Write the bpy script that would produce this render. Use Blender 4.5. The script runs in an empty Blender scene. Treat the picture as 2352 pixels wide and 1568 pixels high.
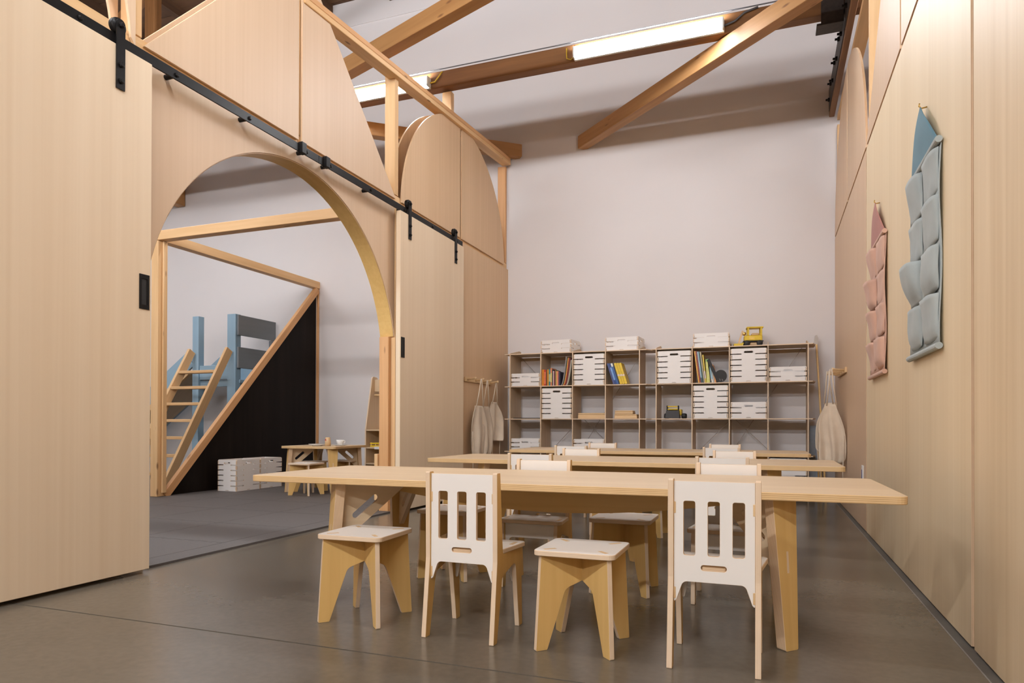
import bpy, bmesh, math, random
from mathutils import Matrix, Vector, Euler
random.seed(7)
PI = math.pi
scn = bpy.context.scene
COL = scn.collection

# ------------------------------------------------------------------ camera, world, exposure
cd = bpy.data.cameras.new('camera'); cam = bpy.data.objects.new('camera', cd); COL.objects.link(cam)
cd.sensor_width = 36.0; cd.lens = 24.0; cd.shift_y = 0.07775; cd.clip_start = 0.05; cd.clip_end = 60
cam.matrix_world = (Matrix.Translation((0, 0, 0.675)) @ Matrix.Rotation(math.radians(20.68), 4, 'Z')
                    @ Matrix.Rotation(PI / 2 + math.radians(0.35), 4, 'X') @ Matrix.Rotation(math.radians(0.15), 4, 'Z'))
scn.camera = cam
w = bpy.data.worlds.new('world'); scn.world = w; w.use_nodes = True
w.node_tree.nodes['Background'].inputs[0].default_value = (1.0, 0.93, 0.87, 1)
w.node_tree.nodes['Background'].inputs[1].default_value = 0.35
vs = scn.view_settings
vs.view_transform = 'Standard'; vs.look = 'None'; vs.gamma = 1.0; vs.use_curve_mapping = False
vs.exposure = 0.0
cy = scn.cycles
cy.max_bounces = 6; cy.diffuse_bounces = 4; cy.glossy_bounces = 3; cy.transmission_bounces = 0; cy.volume_bounces = 0
cy.use_light_tree = False; cy.caustics_reflective = False; cy.caustics_refractive = False
TUBE = 116.0                         # strength of the fluorescent diffusers
TUBE_COL = (0.955, 0.97, 1.0)

# ------------------------------------------------------------------ materials
def srgb(r, g, b):
    f = lambda c: (c / 255 / 12.92) if c <= 10 else (((c / 255) + 0.055) / 1.055) ** 2.4
    return (f(r), f(g), f(b))
def nt(name):
    m = bpy.data.materials.new(name); m.use_nodes = True
    t = m.node_tree; b = t.nodes['Principled BSDF']
    return m, t, b
def N(t, kind, **kw):
    n = t.nodes.new(kind)
    for k, v in kw.items(): setattr(n, k, v)
    return n
def L(t, a, b): t.links.new(a, b)
def loc_coord(t, scale, rnd=7.0):
    """stored panel coordinates (x along the grain) shifted by a random amount per object"""
    at = N(t, 'ShaderNodeAttribute'); at.attribute_name = 'loc'
    oi = N(t, 'ShaderNodeObjectInfo')
    mu = N(t, 'ShaderNodeMath', operation='MULTIPLY'); mu.inputs[1].default_value = rnd
    L(t, oi.outputs['Random'], mu.inputs[0])
    cb = N(t, 'ShaderNodeCombineXYZ')
    for i in range(3): L(t, mu.outputs[0], cb.inputs[i])
    ad = N(t, 'ShaderNodeVectorMath', operation='ADD')
    L(t, at.outputs['Vector'], ad.inputs[0]); L(t, cb.outputs[0], ad.inputs[1])
    mp = N(t, 'ShaderNodeMapping'); mp.inputs['Scale'].default_value = scale
    L(t, ad.outputs[0], mp.inputs['Vector'])
    return at, ad, mp, oi
def ramp(t, stops):
    r = N(t, 'ShaderNodeValToRGB'); e = r.color_ramp.elements
    while len(e) < len(stops): e.new(0.5)
    for i, (p, c) in enumerate(stops): e[i].position = p; e[i].color = (*c, 1)
    return r
def mixc(t, fac, a, b, mode='MIX'):
    m = N(t, 'ShaderNodeMix', data_type='RGBA', blend_type=mode)
    if isinstance(fac, (int, float)): m.inputs[0].default_value = fac
    else: L(t, fac, m.inputs[0])
    for s, v in ((6, a), (7, b)):
        if isinstance(v, tuple): m.inputs[s].default_value = (*v, 1)
        else: L(t, v, m.inputs[s])
    return m.outputs[2]
def wood(name, light, dark, rough=0.45, along=1.1, across=26.0, vary=0.10, knots=0.0, bump=0.03, contrast=1.0, coat=0.0, broad=2.2, spec=0.5):
    m, t, b = nt(name)
    at, ad, mp, oi = loc_coord(t, (along, across, across))
    n1 = N(t, 'ShaderNodeTexNoise'); n1.inputs['Scale'].default_value = 1.0; n1.inputs['Detail'].default_value = 5; n1.inputs['Distortion'].default_value = 0.6
    L(t, mp.outputs[0], n1.inputs['Vector'])
    mp2 = N(t, 'ShaderNodeMapping'); mp2.inputs['Scale'].default_value = (along * 0.45, broad, broad); L(t, ad.outputs[0], mp2.inputs['Vector'])
    n2 = N(t, 'ShaderNodeTexNoise'); n2.inputs['Scale'].default_value = 1.6; n2.inputs['Detail'].default_value = 3; L(t, mp2.outputs[0], n2.inputs['Vector'])
    mx = N(t, 'ShaderNodeMath', operation='ADD'); L(t, n1.outputs['Fac'], mx.inputs[0]); L(t, n2.outputs['Fac'], mx.inputs[1])
    hf = N(t, 'ShaderNodeMath', operation='MULTIPLY'); hf.inputs[1].default_value = 0.5; L(t, mx.outputs[0], hf.inputs[0])
    lo, hi = 0.5 - 0.16 / contrast, 0.5 + 0.16 / contrast
    r = ramp(t, [(lo, dark), (hi, light)]); L(t, hf.outputs[0], r.inputs[0])
    col = r.outputs[0]
    if vary:
        hs = N(t, 'ShaderNodeHueSaturation')
        mr = N(t, 'ShaderNodeMapRange'); mr.inputs[3].default_value = 1 - vary; mr.inputs[4].default_value = 1 + vary
        L(t, oi.outputs['Random'], mr.inputs[0]); L(t, mr.outputs[0], hs.inputs['Value']); L(t, col, hs.inputs['Color']); col = hs.outputs[0]
    if knots:
        mk = N(t, 'ShaderNodeMapping'); mk.inputs['Scale'].default_value = (2.6, 9, 9); L(t, ad.outputs[0], mk.inputs['Vector'])
        v = N(t, 'ShaderNodeTexVoronoi'); v.inputs['Scale'].default_value = 1.0; L(t, mk.outputs[0], v.inputs['Vector'])
        rk = ramp(t, [(0.045, (1, 1, 1)), (0.11, (0, 0, 0))]); L(t, v.outputs['Distance'], rk.inputs[0])
        km = N(t, 'ShaderNodeMath', operation='MULTIPLY'); km.inputs[1].default_value = knots; L(t, rk.outputs[0], km.inputs[0])
        col = mixc(t, km.outputs[0], col, (0.16, 0.06, 0.02))
    L(t, col, b.inputs['Base Color'])
    b.inputs['Roughness'].default_value = rough; b.inputs['Specular IOR Level'].default_value = spec
    b.inputs['Coat Weight'].default_value = coat; b.inputs['Coat Roughness'].default_value = 0.25
    if bump >= 0.05:
        bp = N(t, 'ShaderNodeBump'); bp.inputs['Strength'].default_value = bump; bp.inputs['Distance'].default_value = 0.01
        L(t, n1.outputs['Fac'], bp.inputs['Height']); L(t, bp.outputs[0], b.inputs['Normal'])
    return m
def ply_edge(name, light, dark, period=0.0044):
    m, t, b = nt(name)
    at, ad, mp, oi = loc_coord(t, (14, 14, 14))
    sp = N(t, 'ShaderNodeSeparateXYZ'); L(t, at.outputs['Vector'], sp.inputs[0])
    nz = N(t, 'ShaderNodeTexNoise'); nz.inputs['Scale'].default_value = 1; L(t, mp.outputs[0], nz.inputs['Vector'])
    mu = N(t, 'ShaderNodeMath', operation='MULTIPLY'); mu.inputs[1].default_value = 2 * PI / period; L(t, sp.outputs[2], mu.inputs[0])
    sn = N(t, 'ShaderNodeMath', operation='COSINE'); L(t, mu.outputs[0], sn.inputs[0])
    ad2 = N(t, 'ShaderNodeMath', operation='ADD'); L(t, sn.outputs[0], ad2.inputs[0]); L(t, nz.outputs['Fac'], ad2.inputs[1])
    r = ramp(t, [(0.0, dark), (0.55, light), (1.0, light)])
    mr = N(t, 'ShaderNodeMapRange'); mr.inputs[1].default_value = -0.6; mr.inputs[2].default_value = 1.6
    L(t, ad2.outputs[0], mr.inputs[0]); L(t, mr.outputs[0], r.inputs[0])
    L(t, r.outputs[0], b.inputs['Base Color']); b.inputs['Roughness'].default_value = 0.5
    return m
def plain(name, c, rough=0.5, metal=0.0, nscale=30.0, namt=0.06, bump=0.0, spec=0.5):
    m, t, b = nt(name)
    tc = N(t, 'ShaderNodeTexCoord')
    n = N(t, 'ShaderNodeTexNoise'); n.inputs['Scale'].default_value = nscale; n.inputs['Detail'].default_value = 4; L(t, tc.outputs['Object'], n.inputs['Vector'])
    d = tuple(max(0, x * (1 - namt * 2)) for x in c); l = tuple(min(1, x * (1 + namt)) for x in c)
    r = ramp(t, [(0.3, d), (0.7, l)]); L(t, n.outputs['Fac'], r.inputs[0]); L(t, r.outputs[0], b.inputs['Base Color'])
    b.inputs['Roughness'].default_value = rough; b.inputs['Metallic'].default_value = metal; b.inputs['Specular IOR Level'].default_value = spec
    if bump:
        bp = N(t, 'ShaderNodeBump'); bp.inputs['Strength'].default_value = bump; bp.inputs['Distance'].default_value = 0.005
        L(t, n.outputs['Fac'], bp.inputs['Height']); L(t, bp.outputs[0], b.inputs['Normal'])
    return m
def emit(name, c, s):
    m, t, b = nt(name)
    b.inputs['Base Color'].default_value = (0.9, 0.9, 0.9, 1)
    b.inputs['Emission Color'].default_value = (*c, 1); b.inputs['Emission Strength'].default_value = s
    return m
def fabric(name, c, scale=260.0):
    m, t, b = nt(name)
    at, ad, mp, oi = loc_coord(t, (1, 1, 1))
    wv = N(t, 'ShaderNodeTexNoise'); wv.inputs['Scale'].default_value = scale; L(t, ad.outputs[0], wv.inputs['Vector'])
    n2 = N(t, 'ShaderNodeTexNoise'); n2.inputs['Scale'].default_value = 9; n2.inputs['Detail'].default_value = 4; L(t, ad.outputs[0], n2.inputs['Vector'])
    r = ramp(t, [(0.3, tuple(x * 0.86 for x in c)), (0.7, c)]); L(t, n2.outputs['Fac'], r.inputs[0])
    L(t, r.outputs[0], b.inputs['Base Color']); b.inputs['Roughness'].default_value = 0.9
    b.inputs['Sheen Weight'].default_value = 0.15; b.inputs['Specular IOR Level'].default_value = 0.2
    bp = N(t, 'ShaderNodeBump'); bp.inputs['Strength'].default_value = 0.25; bp.inputs['Distance'].default_value = 0.002
    L(t, wv.outputs['Fac'], bp.inputs['Height']); L(t, bp.outputs[0], b.inputs['Normal'])
    return m
def concrete(name, a, bcol, rough=(0.16, 0.34)):
    m, t, b = nt(name)
    tc = N(t, 'ShaderNodeTexCoord')
    n1 = N(t, 'ShaderNodeTexNoise'); n1.inputs['Scale'].default_value = 0.9; n1.inputs['Detail'].default_value = 4; n1.inputs['Roughness'].default_value = 0.5; L(t, tc.outputs['Object'], n1.inputs['Vector'])
    n2 = N(t, 'ShaderNodeTexNoise'); n2.inputs['Scale'].default_value = 40; n2.inputs['Detail'].default_value = 6; L(t, tc.outputs['Object'], n2.inputs['Vector'])
    r = ramp(t, [(0.34, a), (0.68, bcol)]); L(t, n1.outputs['Fac'], r.inputs[0])
    r2 = ramp(t, [(0.3, (0.92, 0.92, 0.92)), (0.7, (1.04, 1.04, 1.04))]); L(t, n2.outputs['Fac'], r2.inputs[0])
    c = mixc(t, 1.0, r.outputs[0], r2.outputs[0], 'MULTIPLY')
    L(t, c, b.inputs['Base Color'])
    mr = N(t, 'ShaderNodeMapRange'); mr.inputs[1].default_value = 0.3; mr.inputs[2].default_value = 0.7; mr.inputs[3].default_value = rough[0]; mr.inputs[4].default_value = rough[1]
    L(t, n1.outputs['Fac'], mr.inputs[0]); L(t, mr.outputs[0], b.inputs['Roughness'])
    bp = N(t, 'ShaderNodeBump'); bp.inputs['Strength'].default_value = 0.0
    return m

M = {}
M['panel'] = wood('plywood_panel', (0.84, 0.685, 0.465), (0.74, 0.58, 0.365), rough=0.5, along=0.3, across=28, contrast=0.9, vary=0.05, bump=0.01)
M['panel_pink'] = wood('plywood_panel_pink', (0.69, 0.505, 0.345), (0.63, 0.445, 0.29), rough=0.5, along=0.3, across=45, contrast=0.9, vary=0.04, bump=0.01)
M['panel_warm'] = wood('plywood_panel_grainy', (0.84, 0.67, 0.45), (0.66, 0.485, 0.28), rough=0.5, along=0.35, across=16, contrast=0.95, vary=0.05, bump=0.01, broad=4)
M['panel_far'] = wood('plywood_panel_tan', (0.68, 0.475, 0.295), (0.59, 0.395, 0.23), rough=0.5, along=0.3, across=34, contrast=0.9, vary=0.04, bump=0.0)
M['door'] = wood('pale_poplar_ply', (0.79, 0.64, 0.465), (0.72, 0.56, 0.385), rough=0.5, along=0.25, across=30, contrast=0.85, vary=0.03, bump=0.01)
M['birch'] = wood('amber_birch_ply', (0.73, 0.485, 0.185), (0.62, 0.38, 0.125), rough=0.42, along=1.5, across=34, contrast=0.9, vary=0.06, bump=0.01)
M['birch_top'] = wood('pale_birch_top', (0.70, 0.54, 0.355), (0.59, 0.43, 0.265), rough=0.42, along=1.2, across=30, contrast=0.9, vary=0.03, bump=0.008)
M['shelf'] = wood('shelf_ply', (0.62, 0.47, 0.31), (0.52, 0.37, 0.23), rough=0.5, along=1.5, across=30, vary=0.05, bump=0.01)
M['lumber'] = wood('pine_lumber', (0.78, 0.52, 0.275), (0.62, 0.37, 0.165), rough=0.55, along=1.0, across=22, knots=0.8, vary=0.09, bump=0.03)
M['lumber_red'] = wood('fir_lumber', (0.70, 0.40, 0.19), (0.55, 0.28, 0.11), rough=0.55, along=1.0, across=26, knots=0.7, vary=0.06, bump=0.03)
M['timber'] = wood('old_brown_timber', (0.26, 0.115, 0.035), (0.13, 0.05, 0.014), rough=0.6, along=1.0, across=18, knots=0.7, vary=0.08, bump=0.1)
M['brace'] = wood('orange_fir_timber', (0.50, 0.27, 0.10), (0.34, 0.16, 0.05), rough=0.55, along=0.9, across=18, knots=0.8, vary=0.06, bump=0.06)
M['roof'] = wood('dark_roof_board', (0.14, 0.065, 0.028), (0.055, 0.026, 0.012), rough=0.75, along=1.0, across=14, knots=0.6, vary=0.25, bump=0.15)
M['edge'] = ply_edge('plywood_edge', (0.74, 0.54, 0.35), (0.45, 0.28, 0.15))
M['edge_fine'] = ply_edge('plywood_edge_fine', (0.77, 0.60, 0.43), (0.64, 0.46, 0.30), 0.0042)
M['edge_amber'] = ply_edge('tabletop_edge', (0.72, 0.50, 0.26), (0.48, 0.29, 0.12), 0.0055)
M['lam'] = plain('white_laminate', (0.82, 0.775, 0.725), rough=0.42, nscale=3, namt=0.015)
M['crate'] = plain('white_crate_ply', (0.83, 0.80, 0.775), rough=0.45, nscale=4, namt=0.02)
M['wall'] = plain('white_painted_wall', (0.69, 0.655, 0.65), rough=0.85, nscale=1.2, namt=0.012)
M['floor'] = concrete('polished_concrete', (0.128, 0.108, 0.083), (0.168, 0.144, 0.113), (0.20, 0.27))
M['floor_edge'] = concrete('raw_concrete_edge', (0.09, 0.08, 0.066), (0.13, 0.115, 0.095), (0.6, 0.8))
M['bead'] = plain('pale_joint_sealant', (0.26, 0.24, 0.215), rough=0.7)
M['mat'] = plain('grey_foam', (0.105, 0.091, 0.085), rough=0.62, nscale=300, namt=0.12, bump=0.5)
M['black_metal'] = plain('black_steel', (0.010, 0.009, 0.009), rough=0.38, nscale=20, namt=0.1, spec=0.18)
M['black_panel'] = wood('black_stained_ply', (0.014, 0.009, 0.007), (0.007, 0.0045, 0.0035), rough=0.5, along=0.8, across=14, vary=0.0, bump=0.0, spec=0.12)
M['dark_steel'] = plain('dark_steel_plate', (0.035, 0.026, 0.022), rough=0.55, nscale=30, namt=0.2)
M['blue'] = wood('blue_painted_wood', (0.30, 0.44, 0.55), (0.26, 0.39, 0.50), rough=0.5, along=1, across=16, vary=0.02, bump=0.02)
M['slate'] = wood('slate_painted_wood', (0.21, 0.225, 0.24), (0.18, 0.195, 0.21), rough=0.5, along=1, across=16, vary=0.02, bump=0.02)
M['tube'] = emit('fluorescent_diffuser', TUBE_COL, TUBE)
M['housing'] = plain('white_fixture_housing', (0.75, 0.74, 0.70), rough=0.4)
M['yellow_cable'] = plain('yellow_cable', (0.62, 0.42, 0.03), rough=0.5)
M['grey_cable'] = plain('grey_cable', (0.12, 0.12, 0.13), rough=0.5)
M['linen'] = fabric('natural_linen', (0.72, 0.60, 0.465))
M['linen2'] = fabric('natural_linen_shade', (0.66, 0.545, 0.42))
M['blue_cloth'] = fabric('teal_canvas', (0.115, 0.235, 0.30))
M['grey_cloth'] = fabric('pale_grey_blue_canvas', (0.395, 0.435, 0.43))
M['pink_cloth'] = fabric('pale_pink_canvas', (0.66, 0.41, 0.31))
M['rose_cloth'] = fabric('rose_canvas', (0.46, 0.20, 0.165))
M['brass'] = plain('brass_hook', (0.65, 0.42, 0.13), rough=0.3, metal=0.9)
M['white_plastic'] = plain('white_plastic', (0.78, 0.76, 0.74), rough=0.35)
M['white_china'] = plain('white_china', (0.82, 0.80, 0.77), rough=0.2)
M['yellow_paint'] = plain('yellow_toy_paint', (0.72, 0.50, 0.015), rough=0.4)
M['black_rubber'] = plain('black_rubber', (0.013, 0.012, 0.012), rough=0.6)
M['toy_grey'] = plain('toy_grey_bin', (0.03, 0.028, 0.028), rough=0.5)
M['beech'] = wood('pale_beech', (0.74, 0.53, 0.30), (0.64, 0.43, 0.22), rough=0.45, along=3, across=50, vary=0.05, bump=0.01)
M['pages'] = plain('book_pages', (0.72, 0.68, 0.58), rough=0.8, nscale=200)
M['steel_wire'] = plain('grey_wire', (0.33, 0.28, 0.24), rough=0.4, metal=0.4)
M['bun'] = plain('toy_bun', (0.55, 0.25, 0.12), rough=0.6)
M['blue_print'] = plain('blue_print', (0.05, 0.09, 0.30), rough=0.5)
M['red_print'] = plain('red_print', (0.45, 0.03, 0.03), rough=0.5)
M['board_blue'] = plain('pale_blue_board', (0.36, 0.42, 0.50), rough=0.5)

# ------------------------------------------------------------------ mesh helpers
AX = {'XY': Matrix(((1, 0, 0, 0), (0, 1, 0, 0), (0, 0, 1, 0), (0, 0, 0, 1))),
      'XZ': Matrix(((1, 0, 0, 0), (0, 0, -1, 0), (0, 1, 0, 0), (0, 0, 0, 1))),
      'YZ': Matrix(((0, 0, 1, 0), (1, 0, 0, 0), (0, 1, 0, 0), (0, 0, 0, 1)))}
def fil(pts, n=5):
    """polygon with corner radii: points (x, y) or (x, y, r)"""
    out = []
    k = len(pts)
    for i, p in enumerate(pts):
        r = p[2] if len(p) > 2 else 0
        P = Vector(p[:2])
        if r <= 0: out.append(tuple(P)); continue
        A = Vector(pts[i - 1][:2]); B = Vector(pts[(i + 1) % k][:2])
        a = (A - P).normalized(); b = (B - P).normalized()
        ang = a.angle(b)
        d = min(r / math.tan(ang / 2), (A - P).length * 0.49, (B - P).length * 0.49)
        rr = d * math.tan(ang / 2)
        c = P + (a + b).normalized() * (rr / math.sin(ang / 2))
        s = P + a * d - c; e = P + b * d - c
        tot = s.angle_signed(e)
        for j in range(n + 1):
            q = tot * j / n
            v = Vector((s.x * math.cos(-q) - s.y * math.sin(-q), s.x * math.sin(-q) + s.y * math.cos(-q)))
            out.append(tuple(c + v))
    return out
def slot(cx, cy, wd, ht, ang=0.0, n=5, r=None):
    r = min(wd, ht) * 0.5 * 0.98 if r is None else r
    h = [(cx - wd / 2, cy - ht / 2, r), (cx + wd / 2, cy - ht / 2, r), (cx + wd / 2, cy + ht / 2, r), (cx - wd / 2, cy + ht / 2, r)]
    o = fil(h, n)
    if ang:
        ca, sa = math.cos(ang), math.sin(ang)
        o = [(cx + (x - cx) * ca - (y - cy) * sa, cy + (x - cx) * sa + (y - cy) * ca) for x, y in o]
    return o
def add_loc(me, vals):
    a = me.attributes.new('loc', 'FLOAT_VECTOR', 'POINT')
    a.data.foreach_set('vector', [c for v in vals for c in v])
def plate(outline, t, mats, holes=(), plane='XY', at=(0, 0, 0), mat4=None, grain='x', chamfer=0.0, name='plate'):
    """flat sheet with an outline, holes and thickness t centred on its plane. mats = (front, edge[, back])"""
    cu = bpy.data.curves.new('c', 'CURVE'); cu.dimensions = '2D'; cu.fill_mode = 'BOTH'
    for poly in (outline, *holes):
        s = cu.splines.new('POLY'); s.points.add(len(poly) - 1); s.use_cyclic_u = True
        for p, q in zip(s.points, poly): p.co = (q[0], q[1], 0, 1)
    cu.extrude = t / 2 - chamfer
    if chamfer: cu.bevel_depth = chamfer; cu.bevel_resolution = 0; cu.offset = -chamfer
    ob = bpy.data.objects.new('c', cu)
    me = bpy.data.meshes.new_from_object(ob)
    bpy.data.objects.remove(ob); bpy.data.curves.remove(cu)
    bm = bmesh.new(); bm.from_mesh(me); bmesh.ops.remove_doubles(bm, verts=bm.verts, dist=1e-5)
    bmesh.ops.recalc_face_normals(bm, faces=bm.faces); bm.to_mesh(me); bm.free()
    me.name = name
    me.materials.clear()
    for m in mats: me.materials.append(M[m])
    for p in me.polygons:
        p.use_smooth = False
        p.material_index = 0 if p.normal.z > 0.8 else ((2 if len(mats) > 2 else 0) if p.normal.z < -0.8 else 1)
    cs = [v.co.copy() for v in me.vertices]
    add_loc(me, [(c.x, c.y, c.z + t / 2) if grain == 'x' else (c.y, c.x, c.z + t / 2) for c in cs])
    T = Matrix.Translation(at) @ (mat4 if mat4 is not None else AX[plane])
    me.transform(T)
    if T.determinant() < 0: me.flip_normals()
    return me
def box(lo, hi, mat, grain=None, bevel=0.0, mat4=None, name='box'):
    bm = bmesh.new(); bmesh.ops.create_cube(bm, size=1.0)
    s = [hi[i] - lo[i] for i in range(3)]; c = [(hi[i] + lo[i]) / 2 for i in range(3)]
    for v in bm.verts: v.co = Vector((v.co.x * s[0] + c[0], v.co.y * s[1] + c[1], v.co.z * s[2] + c[2]))
    if bevel: bmesh.ops.bevel(bm, geom=list(bm.edges), offset=bevel, segments=1, affect='EDGES')
    me = bpy.data.meshes.new(name); bm.to_mesh(me); bm.free()
    g = grain if grain is not None else max(range(3), key=lambda i: s[i])
    add_loc(me, [(v.co[g], v.co[(g + 1) % 3], v.co[(g + 2) % 3]) for v in me.vertices])
    me.materials.append(M[mat])
    if mat4 is not None: me.transform(mat4)
    return me
def bar(p, q, wd, ht, mat, up=(0, 0, 1), bevel=0.003, name='bar'):
    """lumber between two points; wd sideways, ht along up"""
    p = Vector(p); q = Vector(q); d = q - p; ln = d.length; x = d.normalized()
    u = Vector(up); y = u.cross(x).normalized(); z = x.cross(y)
    T = Matrix((x, y, z)).transposed().to_4x4(); T.translation = p
    return box((0, -wd / 2, -ht / 2), (ln, wd / 2, ht / 2), mat, 0, bevel, T, name)
def lathe(profile, mat, seg=24, at=(0, 0, 0), smooth=True, name='lathe', axis=None):
    bm = bmesh.new(); rings = []
    for r, z in profile:
        if r < 1e-6: rings.append([bm.verts.new((0, 0, z))])
        else: rings.append([bm.verts.new((r * math.cos(2 * PI * k / seg), r * math.sin(2 * PI * k / seg), z)) for k in range(seg)])
    for a, b in zip(rings, rings[1:]):
        for k in range(seg):
            k2 = (k + 1) % seg
            if len(a) == 1 and len(b) == 1: continue
            if len(a) == 1: bm.faces.new((a[0], b[k2], b[k]))
            elif len(b) == 1: bm.faces.new((a[k], a[k2], b[0]))
            else: bm.faces.new((a[k], a[k2], b[k2], b[k]))
    bmesh.ops.recalc_face_normals(bm, faces=bm.faces)
    me = bpy.data.meshes.new(name); bm.to_mesh(me); bm.free()
    add_loc(me, [tuple(v.co) for v in me.vertices])
    me.materials.append(M[mat])
    if smooth:
        for p in me.polygons: p.use_smooth = True
    T = Matrix.Translation(at)
    if axis is not None: T = T @ Vector((0, 0, 1)).rotation_difference(Vector(axis)).to_matrix().to_4x4()
    me.transform(T)
    return me
def rod(p, q, r, mat, seg=10, name='rod'):
    p = Vector(p); q = Vector(q); h = (q - p).length
    return lathe([(0, 0), (r, 0), (r, h), (0, h)], mat, seg, tuple(p), False, name, axis=(q - p))
def tube(pts, r, mat, seg=8, name='tube'):
    bm = bmesh.new(); pts = [Vector(p) for p in pts]; rings = []
    nrm = None
    for i, p in enumerate(pts):
        d = (pts[min(i + 1, len(pts) - 1)] - pts[max(i - 1, 0)]).normalized()
        if nrm is None: nrm = d.orthogonal().normalized()
        nrm = (nrm - d * nrm.dot(d)).normalized(); b = d.cross(nrm)
        rings.append([bm.verts.new(p + (nrm * math.cos(2 * PI * k / seg) + b * math.sin(2 * PI * k / seg)) * r) for k in range(seg)])
    for a, c in zip(rings, rings[1:]):
        for k in range(seg): bm.faces.new((a[k], a[(k + 1) % seg], c[(k + 1) % seg], c[k]))
    bm.faces.new(rings[0][::-1]); bm.faces.new(rings[-1])
    me = bpy.data.meshes.new(name); bm.to_mesh(me); bm.free()
    add_loc(me, [tuple(v.co) for v in me.vertices]); me.materials.append(M[mat])
    for p in me.polygons: p.use_smooth = True
    return me
def sheet(nu, nv, f, mat, thick=0.003, name='sheet', uvscale=(1, 1)):
    """cloth: grid f(u, v) -> point, given real thickness"""
    bm = bmesh.new(); g = []
    for j in range(nv + 1):
        g.append([bm.verts.new(f(i / nu, j / nv)) for i in range(nu + 1)])
    for j in range(nv):
        for i in range(nu): bm.faces.new((g[j][i], g[j][i + 1], g[j + 1][i + 1], g[j + 1][i]))
    bmesh.ops.recalc_face_normals(bm, faces=bm.faces)
    bmesh.ops.solidify(bm, geom=list(bm.faces), thickness=thick)
    me = bpy.data.meshes.new(name); bm.to_mesh(me); bm.free()
    add_loc(me, [tuple(v.co) for v in me.vertices]); me.materials.append(M[mat])
    for p in me.polygons: p.use_smooth = True
    return me
def join(meshes, name='joined'):
    """one part made of several shapes (keeps loc and materials)"""
    bm = bmesh.new(); mats = []; locs = []
    lay = bm.verts.layers.float_vector.new('loc')
    for me in meshes:
        idx = []
        for m in me.materials:
            if m not in mats: mats.append(m)
            idx.append(mats.index(m))
        src = [0.0] * (3 * len(me.vertices)); me.attributes['loc'].data.foreach_get('vector', src)
        vs_ = []
        for i, v in enumerate(me.vertices):
            nv = bm.verts.new(v.co); nv[lay] = Vector(src[3 * i:3 * i + 3]); vs_.append(nv)
        for p in me.polygons:
            try: f = bm.faces.new([vs_[k] for k in p.vertices])
            except ValueError: continue
            f.material_index = idx[p.material_index] if idx else 0; f.smooth = p.use_smooth
    out = bpy.data.meshes.new(name); bm.to_mesh(out); bm.free()
    for m in mats: out.materials.append(m)
    return out

# ------------------------------------------------------------------ object helpers
def thing(name, label, cat, loc=(0, 0, 0), rotz=0.0, group=None, kind=None):
    o = bpy.data.objects.new(name, None); COL.objects.link(o); o.empty_display_size = 0.1
    o.location = loc; o.rotation_euler = (0, 0, rotz)
    tag(o, label, cat, group, kind); return o
def tag(o, label=None, cat=None, group=None, kind=None):
    if label: o['label'] = label
    if cat: o['category'] = cat
    if group: o['group'] = group
    if kind: o['kind'] = kind
    return o
def obj(name, me, parent=None, loc=None, rot=None, label=None):
    o = bpy.data.objects.new(name, me); COL.objects.link(o)
    if parent is not None: o.parent = parent
    if loc is not None: o.location = loc
    if rot is not None: o.rotation_euler = rot
    if label: o['label'] = label
    return o
def kids(o): return [c for c in bpy.data.objects if c.parent == o]
def copy_tree(src, loc, rotz, label, group=None):
    r = src.copy(); COL.objects.link(r); r.location = loc; r.rotation_euler = (0, 0, rotz); r['label'] = label
    if group: r['group'] = group
    for ch in src.children:
        c = ch.copy(); COL.objects.link(c); c.parent = r
        for g in ch.children:
            d = g.copy(); COL.objects.link(d); d.parent = c
    return r

# ================================================================== THE SETTING
XR, XL, YB = 0.576, -2.73, 7.10          # right panel face, left panel face, back wall
ZG0, ZG1 = 2.44, 2.462                   # reveal between lower and upper panels
# floor slabs with a sawn joint at y = 1.745
floor = thing('floor', 'polished grey brown concrete floor', 'floor', kind='structure')
obj('slab', box((-10, 1.749, -0.1), (XR - 0.032, YB + 0.2, 0.0), 'floor'), floor)
obj('slab', box((-10, -6, -0.1), (XR - 0.032, 1.741, 0.0), 'floor'), floor)
obj('joint_bed', box((-10, 1.738, -0.1), (XR - 0.03, 1.752, -0.006), 'floor_edge'), floor)
obj('edge_strip', box((XR - 0.028, -6, -0.1), (XR + 0.05, YB, -0.002), 'floor_edge'), floor, label='rough dark concrete strip along the panelled wall')
obj('edge_bead', box((XR - 0.0325, -6, -0.1), (XR - 0.0275, YB, 0.0), 'bead'), floor)
obj('slab', box((XR + 0.05, -6, -0.1), (4.5, YB + 0.2, -0.002), 'floor'), floor)

# interlocking foam mat tiles
mat = thing('foam_mat', 'dark grey interlocking foam floor mat beyond the arch', 'mat', (-2.872, 1.79, 0))
TS = 0.61
def tile_outline(left, right, bottom, top, teeth=6):
    def edge(p, q, mode):
        if mode == 0: return [p]
        d = (q[0] - p[0], q[1] - p[1]); nrm = (d[1], -d[0]); out = [p]
        for k in range(teeth):
            a = (k + 0.27) / teeth; b = (k + 0.73) / teeth; h = 0.026 * mode
            for tt, hh in ((a + 0.02, 0), (a - 0.025, h), (b + 0.025, h), (b - 0.02, 0)):
                out.append((p[0] + d[0] * tt + nrm[0] * hh, p[1] + d[1] * tt + nrm[1] * hh))
        return out
    s = TS - 0.0025
    return edge((0, 0), (s, 0), bottom) + edge((s, 0), (s, s), right) + edge((s, s), (0, s), top) + edge((0, s), (0, 0), left)
tcache = {}
nx, ny = 5, 8
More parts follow.
